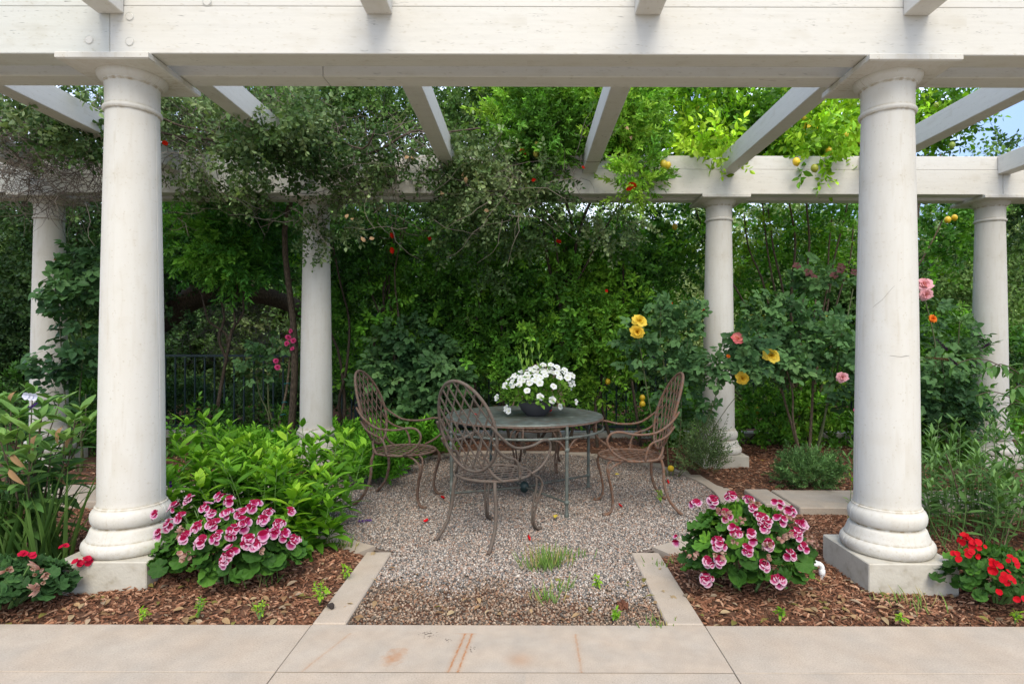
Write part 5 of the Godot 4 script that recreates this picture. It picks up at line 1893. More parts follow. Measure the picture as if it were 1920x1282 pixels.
func build_trees() -> void:
	var oval := sprigs(4, 201, 0.27, 13, 0.056, 0.034, 1.0, 0.3, false, Color(0.75, 0.62, 0.5))
	var lance := sprigs(4, 211, 0.25, 15, 0.064, 0.021, 0.75, 0.35, true, Color(0.7, 0.5, 0.35))
	var citrus := sprigs(4, 221, 0.30, 12, 0.098, 0.048, 1.0, 0.35, false, Color(0.6, 0.7, 0.3))
	var pointed := sprigs(4, 231, 0.28, 10, 0.076, 0.032, 1.1, 0.4, true, Color(0.7, 0.6, 0.4))
	var far := sprigs(3, 241, 0.55, 26, 0.11, 0.06, 1.0, 0.3, false, Color(0.7, 0.6, 0.5), 2)
	var dark_green := [Color(0.038, 0.102, 0.020), Color(0.065, 0.174, 0.026), Color(0.109, 0.268, 0.032), Color(0.189, 0.406, 0.043)]
	var evergreen := [Color(0.030, 0.065, 0.027), Color(0.051, 0.108, 0.041), Color(0.088, 0.162, 0.061), Color(0.149, 0.243, 0.088)]
	var oak := [Color(0.056, 0.112, 0.036), Color(0.098, 0.175, 0.063), Color(0.168, 0.252, 0.105), Color(0.308, 0.392, 0.210)]
	var lime := [Color(0.06, 0.15, 0.014), Color(0.12, 0.27, 0.018), Color(0.22, 0.4, 0.022), Color(0.34, 0.5, 0.03)]
	var sage := [Color(0.088, 0.138, 0.050), Color(0.163, 0.237, 0.094), Color(0.263, 0.338, 0.150), Color(0.375, 0.450, 0.225)]

	# the climbing thicket along the fence, middle
	var w := Vector3(-0.4, 0, -7.5)
	var t := tree("climbing_thicket", "tall dense dark green thicket of climbers behind the table", "hedge", w, [], 0.0, [], M.bark)
	var lists := []
	for k in 22:
		var x := rr(-2.0, 2.1)
		lists.append(stem_points(Vector3(x, 0.0, rr(-0.3, 0.45)), Vector3(x + rr(-0.8, 0.8), rr(2.3, 3.3), rr(-0.2, 0.7)), 0.12, 5))
	stems(t, "woody_stem", lists, 0.022, 0.008, M.bark, 6)
	crown(t, "foliage", pointed, M.leaf_waxy, [
		[Vector3(-1.6, 2.3, 0.1), Vector3(0.75, 0.8, 0.45), 700], [Vector3(-0.8, 2.2, 0.1), Vector3(0.8, 0.9, 0.5), 850], [Vector3(-0.9, 1.0, 0.0), Vector3(0.7, 0.6, 0.35), 360], [Vector3(-2.0, 1.5, -0.1), Vector3(0.4, 0.7, 0.35), 240], [Vector3(-0.6, 0.4, -0.9), Vector3(1.2, 0.4, 0.25), 200]],
		{"tones": dark_green, "out": 0.7, "lift": -0.25, "spread": 0.7, "gap": -0.07, "bias": 0.0}, 601)
	crown(t, "foliage", pointed, M.leaf_waxy, [
		[Vector3(0.1, 2.0, 0.2), Vector3(0.8, 1.0, 0.5), 950], [Vector3(0.9, 1.9, 0.25), Vector3(0.75, 1.0, 0.5), 950], [Vector3(1.6, 2.1, 0.1), Vector3(0.7, 0.9, 0.5), 750], [Vector3(2.3, 2.6, -0.2), Vector3(0.6, 0.6, 0.4), 300],
		[Vector3(0.5, 1.2, 0.3), Vector3(0.7, 0.55, 0.35), 430], [Vector3(1.2, 1.1, 0.3), Vector3(0.5, 0.5, 0.35), 360], [Vector3(0.9, 0.4, -0.9), Vector3(1.1, 0.4, 0.25), 180]],
		{"tones": [Color(0.05, 0.135, 0.02), Color(0.085, 0.21, 0.027), Color(0.14, 0.31, 0.035), Color(0.23, 0.43, 0.045)], "out": 0.7, "lift": -0.25, "spread": 0.7, "gap": -0.08, "bias": 0.03}, 603)
	crown(t, "broad_leaves", citrus, M.leaf_waxy, [[Vector3(1.0, 1.55, 0.75), Vector3(0.45, 0.3, 0.15), 60], [Vector3(0.1, 2.3, 0.75), Vector3(0.5, 0.3, 0.15), 50], [Vector3(-1.3, 1.9, 0.6), Vector3(0.4, 0.4, 0.15), 45], [Vector3(1.7, 2.2, 0.6), Vector3(0.4, 0.4, 0.15), 50], [Vector3(-0.5, 1.4, 0.55), Vector3(0.4, 0.3, 0.15), 40]], {"tones": [Color(0.05, 0.14, 0.02), Color(0.09, 0.22, 0.03), Color(0.15, 0.32, 0.035)], "out": 0.7, "lift": -0.2, "spread": 0.8, "gap": -0.1, "scale": 0.85}, 605)
	# far filler behind it all: the wood that closes the view
	var woods := [[-9.0, 12.5, 2.4, 2.6, 0], [-5.8, 13.5, 2.4, 4.6, 0], [-2.2, 12.0, 2.2, 3.4, 0], [0.6, 13.0, 2.4, 2.8, 1], [4.2, 13.5, 2.6, 2.75, 1], [7.6, 14.0, 2.5, 2.7, 2], [10.4, 13.5, 2.5, 2.8, 2], [12.5, 14.5, 2.8, 2.7, 2], [-12.5, 14.0, 2.8, 3.0, 0]]
	var wood_label := ["dark tree of the wood behind the left of the thicket", "mid green tree of the wood beyond the lemon tree", "pale grey-green tree of the wood beyond the right columns"]
	var wk := 0
	for q in woods:
		var o := Vector3(q[0], 0, -q[1])
		t = tree("background_tree", "", "", o, [o, o + Vector3(0.2, 1.2, 0), o + Vector3(0.1, 2.4, 0.1)], 0.16, [[o + Vector3(0.1, 1.6, 0), o + Vector3(1.0, 3.2, 0.3), 0.07, 0.1], [o + Vector3(0.1, 1.9, 0), o + Vector3(-1.0, 3.4, 0.3), 0.07, 0.1], [o + Vector3(0.1, 2.3, 0), o + Vector3(0.2, 4.2, 0.2), 0.07, 0.1]], M.bark)
		tag(t, wood_label[q[4]] + [", at the left edge", ", left of the arching trunk", ", behind the slim left column", "", " and right of it", ", seen left of the right-hand column", ", at the right edge", ", outside the right edge", ", outside the left edge"][wk], "tree", "trees of the wood behind the garden")
		crown(t, "crown", far, M.leaf_any, [[Vector3(0, q[3], 0), Vector3(q[2] * 1.1, q[2] * 0.9, 1.2), 1500], [Vector3(-0.8, q[3] - 1.2, 0.3), Vector3(q[2] * 0.8, 1.3, 1.0), 600], [Vector3(0.9, q[3] - 1.2, 0.3), Vector3(q[2] * 0.8, 1.3, 1.0), 600]], {"tones": [evergreen, sage, sage][q[4]], "gain": 1.25, "out": 0.7, "lift": 0.0, "spread": 0.8, "gap": -0.3, "patch": 0.8}, 621 + wk)
		wk += 1

	# dark evergreens on the left
	w = Vector3(-6.95, 0, -8.2)
	t = tree("evergreen_tree", "dark evergreen tree at the left edge behind the outer column", "tree", w, [w, w + Vector3(0.1, 1.2, 0.1), w + Vector3(0.3, 2.6, 0)], 0.12, [[w + Vector3(0.1, 1.0, 0), w + Vector3(-0.9, 2.4, 0.4), 0.05], [w + Vector3(0.2, 1.5, 0), w + Vector3(1.0, 2.8, 0.5), 0.05], [w + Vector3(0.2, 2.0, 0), w + Vector3(0.2, 3.8, 0.5), 0.05]], M.bark)
	crown(t, "crown", oval, M.leaf_waxy, [[Vector3(-0.4, 1.9, 0.2), Vector3(1.1, 1.2, 0.6), 1300], [Vector3(0.9, 2.0, 0.3), Vector3(0.9, 1.1, 0.5), 1000], [Vector3(-0.5, 0.8, 0.2), Vector3(1.0, 0.7, 0.5), 700], [Vector3(0.9, 0.9, 0.2), Vector3(0.8, 0.6, 0.4), 450], [Vector3(0, 3.6, 0), Vector3(1.5, 1.1, 0.8), 900], [Vector3(1.9, 2.6, 0), Vector3(0.8, 0.9, 0.5), 600]], {"tones": evergreen, "out": 0.7, "lift": -0.1, "spread": 0.8, "gap": -0.16, "scale": 1.25}, 641)

	# the arching trunk and the leaves that hang before it
	w = Vector3(-6.4, 0, -9.0)
	t = tree("arching_tree", "old tree whose dark trunk arches over the fence left of the slim left column", "tree", w, [w + Vector3(0, 0, 0.4), at(235, 650, 8.6), at(305, 600, 8.6), at(365, 560, 8.6), at(435, 548, 8.6), at(520, 562, 8.7), at(590, 595, 8.8)], 0.22, [[at(330, 578, 9.0), at(420, 470, 8.8), 0.06], [at(400, 552, 9.0), at(500, 460, 8.8), 0.05], [at(460, 552, 9.0), at(560, 520, 8.8), 0.04], [at(320, 585, 9), at(300, 430, 9), 0.07]], M.bark)
	crown(t, "crown", pointed, M.leaf_any, [[at(400, 400, 8.6) - w, Vector3(0.9, 0.75, 0.5), 650], [at(540, 450, 8.8) - w, Vector3(0.6, 0.6, 0.5), 330]], {"tones": evergreen, "out": 0.6, "lift": -0.3, "spread": 0.8, "gap": -0.18, "bias": 0.05}, 651)
	var hair := [tangle(11, 9, 0.55, 0.0035), tangle(12, 9, 0.6, 0.003), tangle(13, 8, 0.5, 0.004)]
	var bags := [Bag.new(), Bag.new(), Bag.new()]
	for k in 46:
		bags[k % 3].add(Transform3D(Basis.from_euler(rdir() * 3.0), at(rr(320, 520), rr(560, 680), rr(8.8, 9.4)) - w), Color(1, 1, 1) * rr(0.6, 1.1))
	for k in 3:
		scatter("bare_twigs", hair[k], M.twig, bags[k], t)
	w = Vector3(-3.9, 0, -7.2)
	t = tree("citrus_tree", "young tree with fresh mid green leaves between the two left columns", "tree", w, [w, w + Vector3(0.1, 0.7, 0), w + Vector3(0.3, 1.5, 0.1)], 0.03, [[w + Vector3(0.2, 1.1, 0), at(380, 420, 7.1), 0.018], [w + Vector3(0.2, 1.2, 0), at(450, 480, 7.1), 0.016], [w + Vector3(0.2, 1.3, 0), at(340, 500, 7.1), 0.016], [w + Vector3(0.2, 1.3, 0), at(500, 440, 7.1), 0.016]], M.bark)
	crown(t, "crown", lance, M.leaf_waxy, [[at(390, 440, 7.1) - w, Vector3(0.5, 0.46, 0.35), 320], [at(450, 475, 7.1) - w, Vector3(0.42, 0.3, 0.3), 190], [at(340, 455, 7.2) - w, Vector3(0.3, 0.36, 0.3), 110], [at(460, 400, 7.0) - w, Vector3(0.5, 0.35, 0.3), 220]], {"tones": [Color(0.03, 0.1, 0.02), Color(0.05, 0.16, 0.03), Color(0.085, 0.23, 0.035), Color(0.15, 0.33, 0.045)], "out": 0.7, "lift": -0.3, "spread": 0.6, "gap": -0.22, "scale": 1.35, "gain": 1.45}, 661)

	# the slope's scrub, pale in the gaps
	var scrub := Bag.new()
	var scrub_b := Bag.new()
	rng.seed = 671
	for k in 9000:
		var z := 13.0 + 21.0 * pow(rng.randf(), 1.6)
		var x := rr(-0.62, 0.62) * (z + 2.0) * 1.7
		var y := -0.3 + 6.5 * smoothstep(13.0, 45.0, z + 0.12 * x)
		var h := maxf(0.0, lumps.get_noise_2d(x * 0.8, z * 0.8) + 0.5) * 2.2
		var f := clampf(0.5 + 0.8 * lumps.get_noise_2d(x * 1.2 + 50.0, z * 1.2) + rng.randfn() * 0.2, 0.0, 0.99) * 3.0
		var col: Color = sage[int(f)].lerp(sage[int(f) + 1], f - int(f))
		(scrub if k % 2 else scrub_b).add(Transform3D(along(rdir() + Vector3(0, 0.7, 0.3), rdir()).scaled(Vector3.ONE * rr(1.2, 2.6)), Vector3(x, y + h * rng.randf(), -z)), col * rr(1.0, 1.6))
	var hill := get_node("hillside")
	scatter("scrub", far[0], M.leaf_any, scrub, hill)
	scatter("scrub", far[1], M.leaf_any, scrub_b, hill)

	# lemon tree: many stems from the bed, the bright crown over the back beam
	w = at(1505, 815, 7.4) * Vector3(1, 0, 1)
	var limbs := []
	for q in [[1395, 400, 7.3, 0.022], [1440, 390, 7.3, 0.026], [1480, 380, 7.3, 0.03], [1560, 400, 7.4, 0.022], [1600, 420, 7.5, 0.02], [1420, 300, 7.2, 0.02], [1520, 280, 7.2, 0.024], [1300, 380, 7.3, 0.018], [1600, 300, 7.3, 0.02], [1780, 380, 7.6, 0.02]]:
		var tip := at(q[0], q[1], q[2])
		limbs.append([Vector3(w.x + (tip.x - w.x) * 0.12 + rr(-0.08, 0.08), rr(0.0, 0.5), w.z), tip, q[3], 0.05])
	t = tree("lemon_tree", "many-stemmed lemon tree with yellow-green leaves above the right half of the back beam", "tree", w, [], 0, limbs, M.bark_pale)
	crown(t, "crown", citrus, M.leaf_waxy, [
		[at(1240, 250, 7.0) - w, Vector3(0.5, 0.62, 0.5), 380], [at(1320, 260, 6.9) - w, Vector3(0.45, 0.5, 0.45), 270], [at(1390, 275, 6.8) - w, Vector3(0.32, 0.3, 0.4), 130], [at(1440, 255, 6.7) - w, Vector3(0.36, 0.5, 0.4), 210], [at(1510, 265, 6.9) - w, Vector3(0.5, 0.45, 0.5), 330], [at(1580, 250, 7.0) - w, Vector3(0.4, 0.55, 0.5), 320], [at(1530, 285, 6.2) - w, Vector3(0.24, 0.24, 0.2), 70], [at(1345, 285, 6.0) - w, Vector3(0.16, 0.18, 0.16), 45],
		[at(1760, 230, 7.6) - w, Vector3(0.36, 0.42, 0.4), 140], [at(1290, 180, 7.1) - w, Vector3(0.4, 0.3, 0.4), 150], [at(1400, 215, 7.0) - w, Vector3(0.35, 0.35, 0.3), 90], [at(1470, 200, 7.0) - w, Vector3(0.3, 0.3, 0.3), 70], [at(1770, 200, 7.4) - w, Vector3(0.3, 0.3, 0.3), 60]],
		{"tones": lime, "out": 0.7, "lift": 0.1, "spread": 0.8, "gap": -0.2, "bias": 0.1}, 681)
	crown(t, "lower_leaves", citrus, M.leaf_waxy, [[at(1290, 430, 7.4) - w, Vector3(0.5, 0.35, 0.35), 200], [at(1440, 440, 7.6) - w, Vector3(0.6, 0.4, 0.3), 190], [at(1560, 430, 7.6) - w, Vector3(0.45, 0.4, 0.3), 170], [at(1780, 440, 7.7) - w, Vector3(0.35, 0.45, 0.35), 150], [at(1410, 520, 7.8) - w, Vector3(0.5, 0.4, 0.25), 140], [at(1500, 790, 7.4) - w, Vector3(0.9, 0.3, 0.3), 170]],
		{"tones": dark_green.slice(1) + [Color(0.26, 0.42, 0.04)], "out": 0.6, "lift": -0.1, "spread": 0.8, "gap": -0.15, "scale": 0.9}, 683)
	var lemon := lemon_mesh(0.036)
	rng.seed = 691
	for q in [[1510, 221, 6.5, 1], [1540, 245, 6.4, 1], [1553, 250, 6.4, 0.8], [1585, 250, 6.3, 1], [1555, 282, 6.2, 0.9], [1493, 302, 5.95, 1], [1527, 314, 5.95, 0.3], [1755, 195, 7.2, 0.2], [1785, 270, 7.0, 0.15], [1790, 406, 7.2, 1], [1777, 410, 7.2, 1], [1252, 309, 5.9, 0.75], [1244, 307, 5.9, 0.6], [1615, 235, 6.6, 1], [1614, 262, 6.6, 1], [1265, 424, 6.9, 0.7], [1291, 330, 6.4, 0.8], [1310, 205, 6.6, 0.8], [1420, 768, 7.3, 0.9], [1520, 765, 7.3, 0.9], [1205, 745, 7.2, 1], [1205, 757, 7.2, 1], [1140, 715, 7.2, 0.9]]:
		put("lemon", lemon, plain("lemon_skin_%d" % int(q[3] * 10), lin(lerpf(0.09, 0.78, q[3]), lerpf(0.22, 0.52, q[3]), 0.03), 0.4), t, Transform3D(Basis.from_euler(Vector3(rr(-0.4, 0.4), rr(0, 6), PI + rr(-0.4, 0.4))).scaled(Vector3.ONE * rr(0.85, 1.1)), at(q[0], q[1], q[2]) - w))
	var yl := []
	for q in [[1505, 213, 6.5], [1515, 218, 6.5], [1512, 240, 6.4], [1517, 247, 6.4], [1536, 240, 6.4], [1306, 208, 6.6], [1283, 275, 6.4], [1290, 283, 6.4], [1277, 250, 6.4], [1550, 288, 6.2], [1505, 225, 6.5], [1430, 586, 6.9], [1420, 594, 6.9], [1547, 583, 6.8]]:
		yl.append([Transform3D(along(rdir() + Vector3(0, -0.4, 0.3), Vector3(0, 0.5, 1)), at(q[0], q[1], q[2]) - w), 0])
	leaf_parts(t, "yellow_leaf", leaves(2, 701, 0.085, 0.042, 0.01, 0.25, 0.4), [leafy("yellowed", lin(0.7, 0.5, 0.03), 0.5, 0.6)], yl, 40)

	# pomegranate: glossy fresh green, red flowers, over the middle of the back beam
	w = Vector3(0.35, 0, -7.2)
	t = tree("pomegranate_tree", "pomegranate with fresh green narrow leaves and red flowers over the middle of the back beam", "tree", w, [w, w + Vector3(0.05, 1.0, 0.05), w + Vector3(0.15, 2.2, 0.2)], 0.05, [[w + Vector3(0.1, 1.5, 0.1), at(1000, 250, 6.5), 0.025], [w + Vector3(0.1, 1.8, 0.1), at(1150, 220, 6.6), 0.025], [w + Vector3(0.1, 2.0, 0.1), at(1080, 180, 6.7), 0.025], [w + Vector3(0.1, 1.9, 0.1), at(1190, 320, 6.0), 0.014], [w + Vector3(0.1, 1.9, 0.1), at(1000, 320, 6.0), 0.014]], M.bark)
	crown(t, "crown", lance, M.leaf_waxy, [[at(1010, 225, 6.1) - w, Vector3(0.5, 0.42, 0.4), 520], [at(1080, 200, 6.2) - w, Vector3(0.5, 0.36, 0.4), 420], [at(1150, 225, 6.1) - w, Vector3(0.42, 0.42, 0.4), 420], [at(1010, 280, 6.0) - w, Vector3(0.26, 0.3, 0.22), 210], [at(1090, 270, 6.4) - w, Vector3(0.4, 0.26, 0.3), 260], [at(1195, 320, 5.9) - w, Vector3(0.18, 0.26, 0.16), 140], [at(960, 190, 6.8) - w, Vector3(0.4, 0.3, 0.4), 230], [at(1190, 250, 6.3) - w, Vector3(0.2, 0.25, 0.2), 110]],
		{"tones": [Color(0.07, 0.17, 0.024), Color(0.12, 0.27, 0.032), Color(0.19, 0.38, 0.04), Color(0.3, 0.48, 0.055)], "out": 0.7, "lift": 0.2, "spread": 0.6, "gap": -0.3}, 711)
	var pf := floret_meshes(3, 713, [Color(0.72, 0.02, 0.008), Color(0.85, 0.06, 0.02), 1.0, 0.5], [Color(0.72, 0.02, 0.008), Color(0.85, 0.06, 0.02), 1.0, 0.5], 0.8)
	rng.seed = 715
	for q in [[1183, 348, 5.75, 1.5], [1188, 345, 5.75, 1.3], [1180, 352, 5.76, 1.2], [1000, 338, 5.85, 0.8], [952, 181, 6.3, 1.1], [955, 213, 6.2, 1.0], [1010, 228, 6.0, 0.6], [978, 282, 5.8, 0.9], [983, 285, 5.8, 0.8], [1093, 314, 5.9, 0.7], [736, 441, 6.6, 1.2], [737, 470, 6.6, 1.3], [804, 447, 6.6, 0.9], [1047, 452, 6.6, 1.0], [308, 269, 5.6, 0.9], [426, 272, 5.8, 0.8], [1137, 545, 6.8, 0.7], [1258, 568, 6.3, 0.6], [1320, 580, 6.3, 0.6], [950, 385, 6.2, 0.8]]:
		put("flower", pf[rng.randi() % 3], M.petal, t, Transform3D(Basis.from_euler(Vector3(rr(-0.6, 0.9), rr(-0.8, 0.8), rr(0, 6))).scaled(Vector3.ONE * 0.03 * q[3]), at(q[0], q[1], q[2]) - w))
	for q in [[1005, 271, 5.8], [1004, 288, 5.78]]:
		put("fruit", lemon, plain("young_fruit", lin(0.42, 0.36, 0.06), 0.5), t, Transform3D(Basis().scaled(Vector3.ONE * 0.8), at(q[0], q[1], q[2]) - w))

	# the grey-green climber draped over the rafters and hanging before the back beam
	w = Vector3(-2.75, 0, -6.75)
	t = tree("climbing_vine", "grey-green small-leaved climber sprawling over the rafters and hanging before the back beam", "climber", w, [w, w + Vector3(0.1, 1.3, 0.1), w + Vector3(0.0, 2.6, 0.15), w + Vector3(0.3, 3.35, 0.3)], 0.045, [[w + Vector3(0.2, 3.3, 0.3), at(700, 250, 5.2), 0.02, 0.1], [w + Vector3(0.2, 3.3, 0.3), at(900, 240, 5.4), 0.02, 0.1], [w + Vector3(0.2, 3.3, 0.3), at(500, 180, 4.8), 0.02, 0.1], [w + Vector3(0.2, 3.3, 0.3), at(250, 200, 5.2), 0.02, 0.1], [w + Vector3(0.2, 3.3, 0.3), at(60, 220, 5.2), 0.018, 0.1], [w + Vector3(0.2, 3.3, 0.3), at(1050, 330, 5.8), 0.014, 0.1]], M.bark)
	crown(t, "foliage", oval, M.leaf_any, [
		[at(480, 215, 4.9) - w, Vector3(0.3, 0.25, 0.5), 90], [at(560, 235, 5.3) - w, Vector3(0.3, 0.32, 0.4), 150], [at(590, 290, 5.7) - w, Vector3(0.4, 0.3, 0.25), 150], [at(660, 290, 5.85) - w, Vector3(0.5, 0.3, 0.18), 160], [at(760, 310, 5.9) - w, Vector3(0.3, 0.25, 0.15), 70], [at(880, 300, 5.85) - w, Vector3(0.34, 0.3, 0.2), 150], [at(920, 340, 5.8) - w, Vector3(0.42, 0.26, 0.2), 170], [at(1020, 345, 5.85) - w, Vector3(0.3, 0.18, 0.16), 70], [at(640, 350, 5.9) - w, Vector3(0.5, 0.2, 0.18), 80], [at(880, 390, 5.85) - w, Vector3(0.36, 0.2, 0.2), 100], [at(520, 300, 5.8) - w, Vector3(0.3, 0.3, 0.2), 90], [at(420, 345, 6.0) - w, Vector3(0.4, 0.22, 0.2), 70],
		[at(1000, 420, 6.2) - w, Vector3(0.5, 0.25, 0.2), 150], [at(830, 430, 6.3) - w, Vector3(0.5, 0.25, 0.2), 100], [at(1150, 420, 6.4) - w, Vector3(0.4, 0.2, 0.2), 60], [at(640, 410, 6.2) - w, Vector3(0.4, 0.2, 0.2), 60], [at(920, 510, 6.3) - w, Vector3(0.12, 0.1, 0.1), 22], [at(350, 215, 6.0) - w, Vector3(0.6, 0.34, 0.4), 260], [at(150, 225, 5.2) - w, Vector3(0.5, 0.3, 0.5), 130], [at(250, 190, 5.8) - w, Vector3(0.8, 0.3, 0.5), 220], [at(40, 210, 5.6) - w, Vector3(0.6, 0.35, 0.4), 200], [at(60, 230, 7.4) - w, Vector3(1.1, 0.7, 0.4), 420], [at(590, 420, 6.0) - w, Vector3(0.14, 0.35, 0.1), 34], [at(110, 205, 4.8) - w, Vector3(0.4, 0.2, 0.4), 110], [at(440, 225, 4.8) - w, Vector3(0.3, 0.22, 0.4), 90], [at(330, 320, 5.9) - w, Vector3(0.35, 0.25, 0.2), 70], [at(490, 345, 5.9) - w, Vector3(0.3, 0.22, 0.2), 60], [at(540, 260, 5.2) - w, Vector3(0.25, 0.2, 0.3), 70]],
		{"tones": oak, "out": 0.5, "lift": -0.45, "spread": 0.7, "gap": -0.12, "gain": 0.85}, 731)
	crown(t, "foliage", oval, M.leaf_any, [[at(680, 220, 6.7) - w, Vector3(0.75, 0.5, 0.4), 620], [at(880, 220, 6.7) - w, Vector3(0.55, 0.5, 0.4), 480], [at(570, 200, 6.8) - w, Vector3(0.6, 0.5, 0.4), 420], [at(600, 150, 7.6) - w, Vector3(1.6, 0.7, 0.6), 800], [at(850, 190, 7.6) - w, Vector3(1.2, 0.6, 0.6), 600], [at(350, 190, 7.2) - w, Vector3(1.2, 0.7, 0.6), 800], [at(450, 240, 7.0) - w, Vector3(0.8, 0.5, 0.4), 480]], {"tones": [Color(0.06, 0.12, 0.035), Color(0.1, 0.185, 0.05), Color(0.165, 0.27, 0.08), Color(0.28, 0.38, 0.17)], "out": 0.6, "lift": -0.2, "spread": 0.8, "gap": -0.25}, 733)
	bags = [Bag.new(), Bag.new(), Bag.new()]
	rng.seed = 735
	for k in 185:
		var o := at(rr(-40, 200), rr(215, 370), rr(5.2, 6.2)) if k < 85 else (at(rr(190, 600), rr(200, 300), rr(5.6, 6.6)) if k < 140 else at(rr(300, 1100), rr(200, 420), rr(5.3, 6.4)))
		bags[k % 3].add(Transform3D(Basis.from_euler(rdir() * 3.0), o - w), Color(1, 1, 1) * rr(0.5, 1.1))
	for k in 3:
		scatter("bare_twigs", hair[k], M.twig, bags[k], t)
	# dry brown leaves caught in it
	var dl := []
	for q in [[873, 330], [865, 325], [768, 297], [757, 300], [686, 455], [648, 412], [1178, 255], [1170, 240], [500, 218], [826, 360], [660, 415], [905, 395], [690, 450], [512, 232]]:
		dl.append([Transform3D(along(rdir(), Vector3.BACK), at(q[0], q[1], 5.45) - w), 0])
	leaf_parts(t, "dry_leaf", leaves(2, 741, 0.06, 0.035, 0.01, 0.4, 0.8), [leafy("tan_leaf", lin(0.42, 0.27, 0.16), 0.8, 0.4)], dl, 30)

	# trees beyond the right side
	w = Vector3(5.9, 0, -9.6)
	t = tree("olive_tree", "grey-green tree behind the outer right column", "tree", w, [w, w + Vector3(0.1, 1.2, 0.1), w + Vector3(-0.1, 2.4, 0)], 0.1, [[w + Vector3(0, 1.4, 0), w + Vector3(-1.0, 3.2, 0.2), 0.05], [w + Vector3(0, 1.8, 0), w + Vector3(1.1, 3.4, 0.2), 0.05], [w + Vector3(0, 2.2, 0), w + Vector3(0.8, 4.4, 0.2), 0.045]], M.bark)
	crown(t, "crown", oval, M.leaf_any, [[Vector3(-0.2, 1.6, 0.2), Vector3(1.1, 1.1, 0.6), 1100], [Vector3(1.2, 1.8, 0.2), Vector3(1.1, 1.1, 0.6), 900], [Vector3(-0.9, 2.3, 0), Vector3(0.7, 0.6, 0.5), 420], [Vector3(0.3, 0.7, 0.4), Vector3(1.4, 0.7, 0.5), 800], [Vector3(1.7, 3.9, 0.4), Vector3(0.8, 0.55, 0.5), 320], [Vector3(2.2, 3.2, 0.2), Vector3(0.7, 0.7, 0.5), 330]], {"tones": [Color(0.03, 0.065, 0.02), Color(0.06, 0.12, 0.035), Color(0.11, 0.2, 0.055), Color(0.18, 0.28, 0.09)], "out": 0.7, "lift": 0.0, "spread": 0.8, "gap": -0.2, "scale": 1.4}, 751)
	w = Vector3(5.4, 0, -6.9)
	t = thing("dark_shrub", "dark leafy shrub at the foot of the outer right column", "shrub", w)
	lists = []
	for k in 9:
		lists.append(stem_points(Vector3(rr(-0.1, 0.1), 0, rr(-0.1, 0.1)), Vector3(rr(-0.8, 0.8), rr(0.6, 1.4), rr(-0.3, 0.3)), 0.05, 3))
	stems(t, "stem", lists, 0.012, 0.004, M.bark, 5)
	crown(t, "foliage", pointed, M.leaf_waxy, [[Vector3(-0.7, 0.5, 0.3), Vector3(0.6, 0.5, 0.35), 320], [Vector3(0.3, 0.7, 0.1), Vector3(0.8, 0.7, 0.35), 420], [Vector3(-0.4, 1.2, -0.2), Vector3(0.7, 0.5, 0.3), 260]], {"tones": dark_green, "out": 0.7, "lift": 0.1, "spread": 0.7, "gap": -0.2}, 761)
	w = Vector3(3.3, 0, -7.6)
	t = thing("dark_shrub", "dark leafy undergrowth beneath the lemon tree's stems", "shrub", w)
	lists = []
	for k in 9:
		lists.append(stem_points(Vector3(rr(-0.8, 0.8), 0, rr(-0.1, 0.1)), Vector3(rr(-1.2, 1.2), rr(0.5, 1.2), rr(-0.3, 0.3)), 0.05, 3))
	stems(t, "stem", lists, 0.012, 0.004, M.bark, 5)
	crown(t, "foliage", pointed, M.leaf_waxy, [[Vector3(-1.3, 0.35, 0.2), Vector3(0.6, 0.35, 0.25), 200], [Vector3(-0.2, 0.35, 0.2), Vector3(0.7, 0.35, 0.25), 220], [Vector3(0.8, 0.5, 0.2), Vector3(0.7, 0.5, 0.25), 260], [Vector3(0.2, 1.3, -0.4), Vector3(1.6, 0.7, 0.3), 330]], {"tones": [dark_green[1], dark_green[2], dark_green[3], Color(0.2, 0.34, 0.05)], "out": 0.7, "lift": 0.1, "spread": 0.7, "gap": -0.12}, 763)
	w = Vector3(-4.2, 0, -9.3)
	t = thing("undergrowth", "dark undergrowth behind the fence on the left", "undergrowth", w)
	crown(t, "foliage", pointed, M.leaf_any, [[Vector3(-1.6, 0.3, 0), Vector3(1.2, 0.4, 0.3), 330], [Vector3(0.2, 0.3, 0), Vector3(1.1, 0.4, 0.3), 300], [Vector3(2.0, 0.4, 0), Vector3(1.1, 0.5, 0.3), 330], [Vector3(4.2, 0.5, 0), Vector3(1.4, 0.6, 0.3), 420], [Vector3(6.6, 0.5, 0), Vector3(1.4, 0.6, 0.3), 420]], {"tones": evergreen, "out": 0.6, "lift": 0.3, "spread": 0.7, "gap": -0.2}, 767)
	w = Vector3(-3.2, 0, -6.75)
	t = thing("dark_shrub", "dark leafy shrubs along the fence between the two left columns", "shrub", w)
	crown(t, "foliage", pointed, M.leaf_waxy, [[Vector3(-1.2, 0.2, 0.1), Vector3(0.7, 0.25, 0.3), 130], [Vector3(0.0, 0.2, -0.2), Vector3(0.7, 0.25, 0.25), 110], [Vector3(-2.6, 0.5, -0.2), Vector3(0.9, 0.6, 0.4), 360]], {"tones": [dark_green[0], dark_green[1], dark_green[2]], "out": 0.7, "lift": 0.3, "spread": 0.7, "gap": -0.12}, 765)


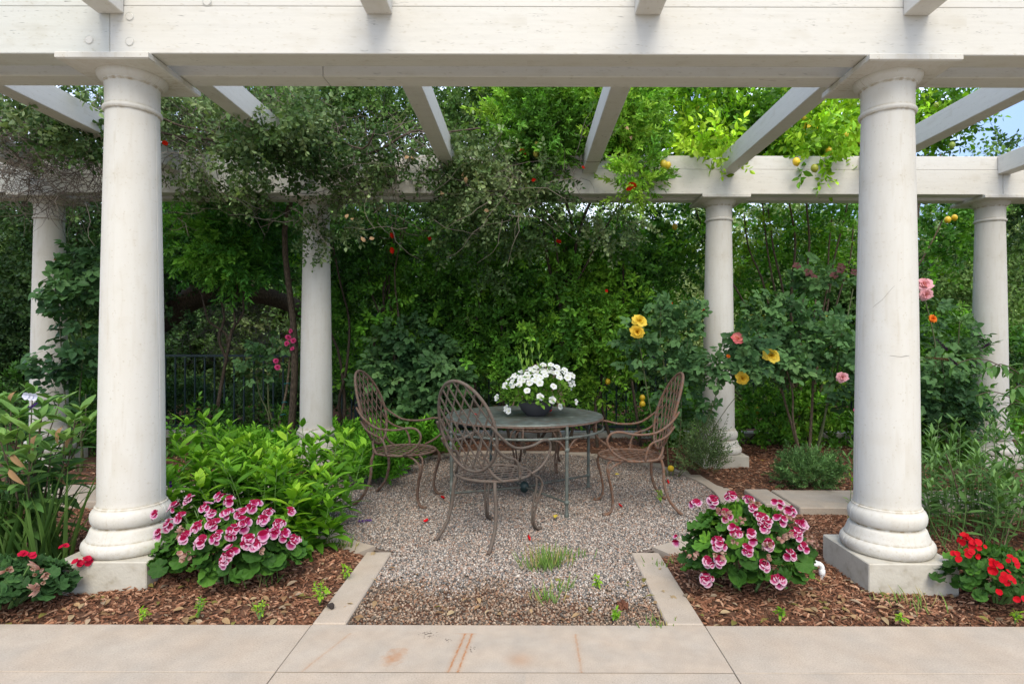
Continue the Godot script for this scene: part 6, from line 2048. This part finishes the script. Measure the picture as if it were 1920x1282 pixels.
# ------------------------------------------------------------------ camera, sky, everything
func _ready() -> void:
	rng.seed = 1
	lumps.noise_type = FastNoiseLite.TYPE_SIMPLEX_SMOOTH
	lumps.seed = 7
	lumps.frequency = 0.5
	lumps.fractal_octaves = 3
	var cam := Camera3D.new()
	cam.name = "camera"
	add_child(cam)
	cam.position = Vector3(0, EYE, 0)
	cam.rotation.z = deg_to_rad(0.14)
	var near := 0.05
	cam.set_frustum(2.0 * near * 641.0 / FOCAL, Vector2(-27.0 / FOCAL * near, 0.0), near, 600.0)
	cam.current = true

	var sky_mat := ProceduralSkyMaterial.new()
	sky_mat.sky_top_color = lin(0.17, 0.31, 0.60)
	sky_mat.sky_horizon_color = lin(0.36, 0.48, 0.66)
	sky_mat.sky_curve = 0.18
	sky_mat.ground_bottom_color = lin(0.16, 0.14, 0.11)
	sky_mat.ground_horizon_color = lin(0.4, 0.4, 0.36)
	var cover := NoiseTexture2D.new()
	cover.width = 1024
	cover.height = 512
	cover.seamless = true
	cover.noise = noise(0.011, 5, 55)
	var g := Gradient.new()
	g.offsets = PackedFloat32Array([0.0, 0.35, 0.62, 1.0])
	g.colors = PackedColorArray([Color(1, 0.98, 0.95, 0.0), Color(1, 0.98, 0.95, 0.08), Color(1, 0.98, 0.95, 0.85), Color(1, 0.98, 0.95, 1.0)])
	cover.color_ramp = g
	sky_mat.sky_cover = cover
	sky_mat.sky_cover_modulate = Color(1, 1, 1) * 0.9
	sky_mat.energy_multiplier = 1.0
	var sky := Sky.new()
	sky.sky_material = sky_mat
	var env := Environment.new()
	env.background_mode = Environment.BG_SKY
	env.sky = sky
	env.tonemap_mode = Environment.TONE_MAPPER_LINEAR
	env.tonemap_exposure = 1.95
	env.ambient_light_source = Environment.AMBIENT_SOURCE_SKY
	env.sdfgi_enabled = true
	env.ssao_enabled = true
	env.ssil_enabled = true
	var we := WorldEnvironment.new()
	we.name = "environment"
	we.environment = env
	add_child(we)
	var sun := DirectionalLight3D.new()
	sun.name = "sun"
	add_child(sun)
	sun.rotation_degrees = Vector3(-50, 8, 0)
	sun.light_energy = 0.48
	sun.light_angular_distance = 35.0
	sun.light_color = Color(1.0, 0.97, 0.92)
	sun.shadow_enabled = true

	make_materials()
	plant_materials()
	build_ground()
	build_pergola()
	build_fence()
	build_trees()
	build_table()
	build_chairs()
	build_bowl()
	build_near_plants()
	build_roses()
	build_small()
